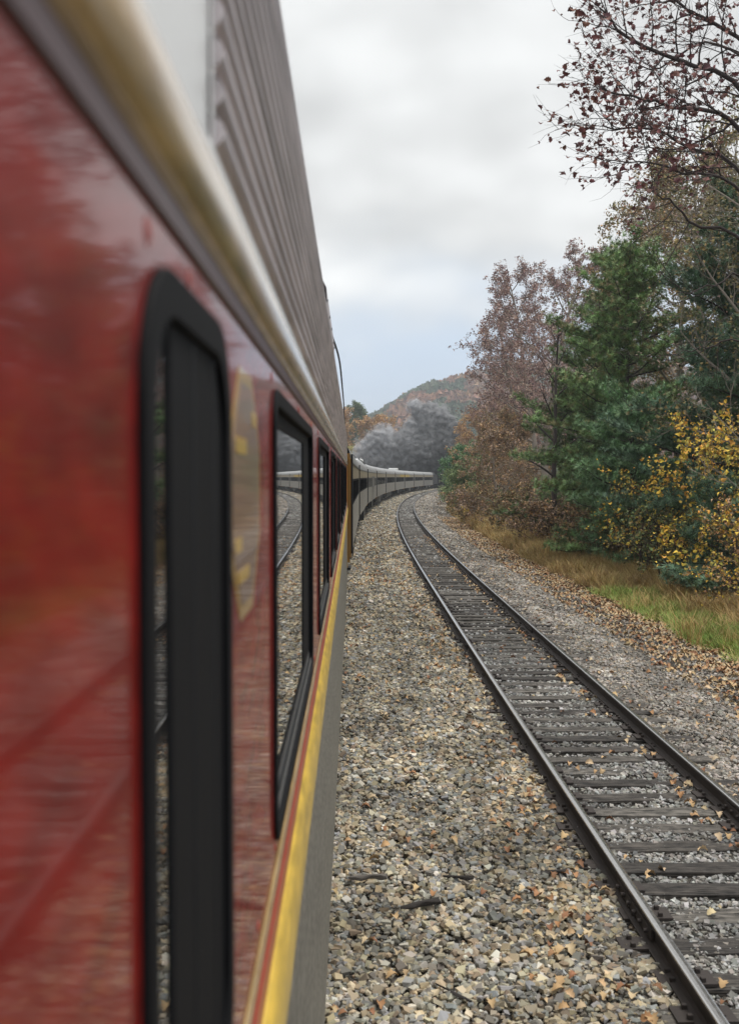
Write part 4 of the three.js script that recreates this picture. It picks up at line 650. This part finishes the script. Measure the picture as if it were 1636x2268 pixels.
// shrubs
const SH = (label, s, u, o) => broadleaf('shrub', label, 'shrub', s, u, { stems: 5, first: 0.08, boughs: 5, twigs: 4, trunk: 0.03, minR: 0.004, ...o });
SH('big yellow leaved bush at the right edge of the picture', 20.5, 12.5, { solo: 200, seed: 51, height: 5.2, spread: 2.4, limbs: 50, leaves: 4, colors: [...C_YELLOW, ...C_YELLOW, [0.28, 0.24, 0.06], [0.22, 0.15, 0.06]], size: 0.115, scatter: 0.3, geos: ovalLeaf, bark: M.barkDark });
SH('orange and brown lower bush under the big yellow one', 17.5, 11.7, { seed: 52, height: 2.9, spread: 1.5, limbs: 35, leaves: 4, colors: [...C_ORANGE, ...C_YELLOW, ...C_OLIVE], size: 0.085, scatter: 0.16, geos: ovalLeaf, bark: M.barkDark });
SH('thin yellow speckled bush left of the big yellow one', 24.5, 11.9, { seed: 53, height: 3.6, spread: 1.9, limbs: 32, leaves: 2.2, colors: [...C_YELLOW, ...C_GREEN], size: 0.09, scatter: 0.18, geos: ovalLeaf, bark: M.barkDark });
SH('dark green and yellow bush below the small pine', 22.5, 11.3, { seed: 54, height: 2.3, spread: 1.5, limbs: 32, leaves: 4, colors: [...C_GREEN, ...C_OLIVE, [0.5, 0.38, 0.06]], size: 0.085, scatter: 0.16, geos: ovalLeaf, bark: M.barkDark });
SH('brown dead leaved thicket behind the golden grass', 29, 10.9, { seed: 55, height: 2.0, spread: 1.6, limbs: 34, leaves: 4, colors: C_RUST, size: 0.09, scatter: 0.2, geos: ovalLeaf, bark: M.barkDark });
SH('reddish brown brush below the dense pine', 34, 10.4, { seed: 56, height: 2.2, spread: 1.8, limbs: 34, leaves: 5, colors: [...C_RUST, ...C_BARE], size: 0.1, scatter: 0.22, geos: ovalLeaf, bark: M.barkDark });
SH('tangled brown brush at the foot of the thin brown tree', 41, 10.2, { seed: 57, height: 2.6, spread: 2.0, limbs: 34, leaves: 6, colors: [...C_RUST, ...C_OLIVE], size: 0.12, scatter: 0.25, geos: ovalLeaf, bark: M.barkDark });
SH('light green round shrub standing at the inside of the bend', 66, 10.0, { seed: 58, height: 5.2, spread: 2.6, limbs: 45, leaves: 8, colors: C_GREEN, size: 0.16, scatter: 0.4 });
SH('second green shrub behind the round one, taller and darker', 80, 11.2, { seed: 59, height: 7.5, spread: 2.8, limbs: 45, leaves: 8, colors: [[0.06, 0.13, 0.055], [0.08, 0.16, 0.07], [0.10, 0.17, 0.075]], size: 0.2, scatter: 0.45 });
SH('grey green shrub that leans nearest to the far rails', 92, 10.9, { seed: 60, height: 4.6, spread: 2.6, limbs: 40, leaves: 8, colors: [[0.16, 0.18, 0.11], [0.12, 0.15, 0.08], [0.2, 0.21, 0.13]], size: 0.2, scatter: 0.45 });
SH('olive shrub between the green bend shrub and the brown brush', 53, 9.0, { seed: 61, height: 2.8, spread: 1.8, limbs: 34, leaves: 6, colors: [...C_OLIVE, ...C_RUST], size: 0.13, scatter: 0.28, geos: ovalLeaf });
SH('tiny bright yellow sapling in front of the green bend shrub', 60, 9.4, { seed: 62, height: 1.1, spread: 0.5, limbs: 10, leaves: 4, stems: 2, colors: [[0.6, 0.46, 0.05]], size: 0.12, scatter: 0.2, geos: ovalLeaf });
SH('brown bush under the grey tree near the right edge', 25.5, 12.2, { seed: 63, height: 3.0, spread: 1.8, limbs: 34, leaves: 4, colors: [...C_OLIVE, ...C_RUST], size: 0.1, scatter: 0.2, geos: ovalLeaf, bark: M.barkDark });
// woods left of the train and beyond the bend
const FR = (label, x, f, o) => { const [s, u] = toSU(x, f * K); broadleaf('broadleaf_tree', label, 'tree', s, u, { limbs: 16, boughs: 6, twigs: 4, leaves: 9, first: 0.08, size: 0.55, scatter: 1.5, minR: 0.02, far: true, ...o }); };
FR('tan orange tree left of the train below the lone evergreen', -3, 205, { seed: 81, height: 23, spread: 8, colors: C_ORANGE });
FR('orange crowned tree behind the left edge of the smoke', 7, 212, { seed: 82, height: 22, spread: 8, colors: C_ORANGE });
FR('rust tree sloping down towards the smoke column', 16, 220, { seed: 83, height: 19, spread: 8, colors: [...C_ORANGE, ...C_RUST] });
FR('yellow green tree low behind the roofs of the train', -2.5, 206, { seed: 84, height: 12, spread: 4.4, colors: [[0.36, 0.33, 0.12], [0.42, 0.36, 0.12], [0.28, 0.27, 0.11]] });
FR('second yellowish tree nearer to the smoke, low behind the roofs', 5, 200, { seed: 85, height: 11, spread: 4.6, colors: [[0.34, 0.29, 0.12], [0.40, 0.30, 0.11], [0.28, 0.24, 0.11]] });
FR('brown tree behind the smoke, mostly covered', 26, 228, { seed: 86, height: 15, spread: 6, colors: C_RUST });
FR('russet tree at the very head of the curve behind the smoke', 37, 232, { seed: 87, height: 16, spread: 6, colors: [...C_RUST, ...C_MAROON] });
FR('broad orange brown tree hidden by the near car roof', -14, 190, { seed: 88, height: 20, spread: 6.5, colors: C_ORANGE });
{ const [s, u] = toSU(-1, 232 * K); broadleaf('evergreen_tree', 'lone dark evergreen rising above the orange trees on the left', 'tree', s, u, { far: true, seed: 89, height: 29, spread: 5, limbs: 26, boughs: 5, twigs: 4, leaves: 6, first: 0.4, size: 0.5, scatter: 0.9, minR: 0.02, colors: [[0.07, 0.10, 0.045], [0.10, 0.13, 0.055], [0.05, 0.08, 0.04]] }); }
FR('rusty tree just right of the locomotive', 43, 190, { seed: 90, height: 16, spread: 6, colors: C_RUST });

// ------------------------------------------------------------------ grasses
function tuft(seed, n, h, w, lean) { const r = rngOf(seed), pos = []; for (let i = 0; i < n; i++) { const a = r() * 6.283, x = (r() - 0.5) * 0.25, z = (r() - 0.5) * 0.25, hh = h * (0.5 + r() * 0.6), dx = Math.cos(a) * lean * hh * r(), dz = Math.sin(a) * lean * hh * r(), wx = Math.cos(a + 1.57) * w, wz = Math.sin(a + 1.57) * w; const m = [x + dx * 0.35, hh * 0.6, z + dz * 0.35], t = [x + dx, hh, z + dz]; pos.push(x - wx, 0, z - wz, x + wx, 0, z + wz, m[0] + wx * 0.7, m[1], m[2] + wz * 0.7, x - wx, 0, z - wz, m[0] + wx * 0.7, m[1], m[2] + wz * 0.7, m[0] - wx * 0.7, m[1], m[2] - wz * 0.7, m[0] - wx * 0.7, m[1], m[2] - wz * 0.7, m[0] + wx * 0.7, m[1], m[2] + wz * 0.7, ...t); } const g = new THREE.BufferGeometry(); g.setAttribute('position', new THREE.Float32BufferAttribute(pos, 3)); g.computeVertexNormals(); return g; }
{
  const r = rngOf(601), dry = [], green = [], C_DRY = [[0.48, 0.31, 0.11], [0.55, 0.39, 0.16], [0.36, 0.22, 0.09], [0.42, 0.31, 0.11], [0.32, 0.28, 0.09], [0.27, 0.17, 0.08]], C_GR = [[0.15, 0.25, 0.035], [0.20, 0.32, 0.05], [0.27, 0.34, 0.07], [0.32, 0.31, 0.09]];
  for (let i = 0; i < 27000; i++) {
    const s = K * lerp(9, 75, Math.pow(r(), 1.25)), u = lerp(8.5, 11.6, r()), d = noise2(s * 0.35, u * 0.8); if (d < -0.6 || u - 8.4 < 0.3 + 0.5 * noise2(s * 0.5, 3)) continue;
    const p = on(s, u, landHeight(s, u) - 0.03), inGreen = s > 12 * K && s < 22 * K && u < 10.0 + 0.4 * noise2(s * 0.6, 8) && r() < 0.85;
    (inGreen ? green : dry).push({ m: mat4(p, new THREE.Euler(0, r() * 6.283, 0), V(1, (inGreen ? 0.8 : 0.75 + 0.5 * r()) * (0.8 + 0.4 * d) * (s > 38 ? 1.35 : 1), 1).multiplyScalar(0.8 + r() * 0.5)), c: tint(r, pick(r, inGreen ? C_GR : C_DRY), 0.2) });
  }
  for (let i = 0; i < 2400; i++) { const s = K * lerp(12, 21, r()), u = 8.7 + r() * 1.5; if (noise2(s * 0.6, u * 1.6) < -0.15) continue; green.push({ m: mat4(on(s, u, landHeight(s, u) - 0.03), new THREE.Euler(0, r() * 6.283, 0), 0.7 + r() * 0.5), c: tint(r, pick(r, C_GR), 0.2) }); }
  const a = instances('dry_grass', tuft(1, 18, 0.46, 0.0055, 1.3), M.leaf, dry, scene); tag(a, 'golden dry grass along the foot of the trees', 'grass', null, 'stuff');
  const b = instances('green_grass', tuft(2, 20, 0.3, 0.008, 1.3), M.leaf, green, scene); tag(b, 'patch of bright green grass at the right edge', 'grass', null, 'stuff');
}

// ------------------------------------------------------------------ the far hill and its woods
const crest = [[-400, 2], [-120, 20], [-40, 38], [9, 52], [34, 66], [60, 82], [83, 92], [105, 98], [128, 103], [180, 112], [300, 118], [500, 90], [800, 20]];
const crestY = (x) => { for (let i = 1; i < crest.length; i++) if (x <= crest[i][0]) { const [a, b] = [crest[i - 1], crest[i]], t = clamp((x - a[0]) / (b[0] - a[0])); return lerp(a[1], b[1], t); } return 2; };
const hillY = (x, f) => crestY(x * 800 / Math.max(f, 500)) * (f < 800 ? smooth(300, 800, f) : 1 - smooth(800, 1300, f)) - 3 + 3 * fbm2(x * 0.02, f * 0.02);
struct('hill', grid(60, 80, (a, b) => { const f = K * lerp(290, 1300, a), x = lerp(-500, 900, b); return [V(x, hillY(x, f / K), -f), x * 0.1, f * 0.1]; }), std([0.12, 0.085, 0.06], 1), 'wooded hill in the distance');
{
  const r = rngOf(701), crownGeo = (() => { const gs = []; for (let i = 0; i < 46; i++) { const d = V(r() - 0.5, r() - 0.5, r() - 0.5).normalize(), g = new THREE.PlaneGeometry(0.42, 0.42); g.applyMatrix4(mat4(V(d.x * 0.55, 0.5 + d.y * 0.5, d.z * 0.55).multiplyScalar(0.75 + r() * 0.3), anyTurn(r), 0.7 + r() * 0.6)); gs.push(g); } return merge(gs).deleteAttribute('uv'); })(), list = [];
  const C_A = [[0.30, 0.14, 0.07], [0.26, 0.12, 0.075], [0.34, 0.19, 0.09], [0.22, 0.10, 0.07]], C_B = [[0.05, 0.085, 0.04], [0.06, 0.10, 0.05], [0.08, 0.10, 0.05]];
  for (let i = 0; i < 17000; i++) { const f = lerp(330, 860, r()), x = lerp(-120, 420, r()) * f / 700, n = fbm2(x * 0.012 + 2, f * 0.009, 3) + 0.35 * (1 - smooth(20, 110, x * 800 / f)) - 0.06; const k = 4 + r() * 4.5; list.push({ m: mat4(V(x, hillY(x, f) - 1, -f * K), new THREE.Euler(0, r() * 6.283, 0), V(k, k * (1 + r() * 0.4), k)), c: tint(r, pick(r, n > 0.06 ? C_B : C_A), 0.25) }); }
  tag(instances('far_woods', crownGeo, M.leaf, list, scene), 'autumn woods covering the distant hill', 'woods', null, 'stuff');
}
// undergrowth that closes the floor of the woods on both sides
{
  const r = rngOf(801), list = [];
  const C_UNDER = [...C_RUST, ...C_OLIVE, ...C_BARE];
  for (let i = 0; i < 15000; i++) { const s = K * lerp(14, 190, Math.pow(r(), 1.3)), u = lerp(11.2, 24, Math.pow(r(), 0.8)); const y = landHeight(s, u) + r() * r() * (1.2 + (u - 10) * 0.35); list.push({ m: mat4(on(s, u, y), anyTurn(r), 0.16 + r() * 0.14 + s * 0.0008), c: tint(r, pick(r, C_UNDER), 0.3).map((x) => x * 0.8) }); }
  for (let i = 0; i < 9000; i++) { const s = lerp(85, 370, r()), u = lerp(-40, -7, r()); list.push({ m: mat4(on(s, u, landHeight(s, u) + r() * 3.5), anyTurn(r), 0.4 + r() * 0.4), c: tint(r, pick(r, C_UNDER), 0.3) }); }
  tag(instances('undergrowth', fineClumps[0], M.leaf, list, scene), 'brown brushy undergrowth on the floor of the woods', 'undergrowth', null, 'stuff');
}

renderer.render(scene, camera);
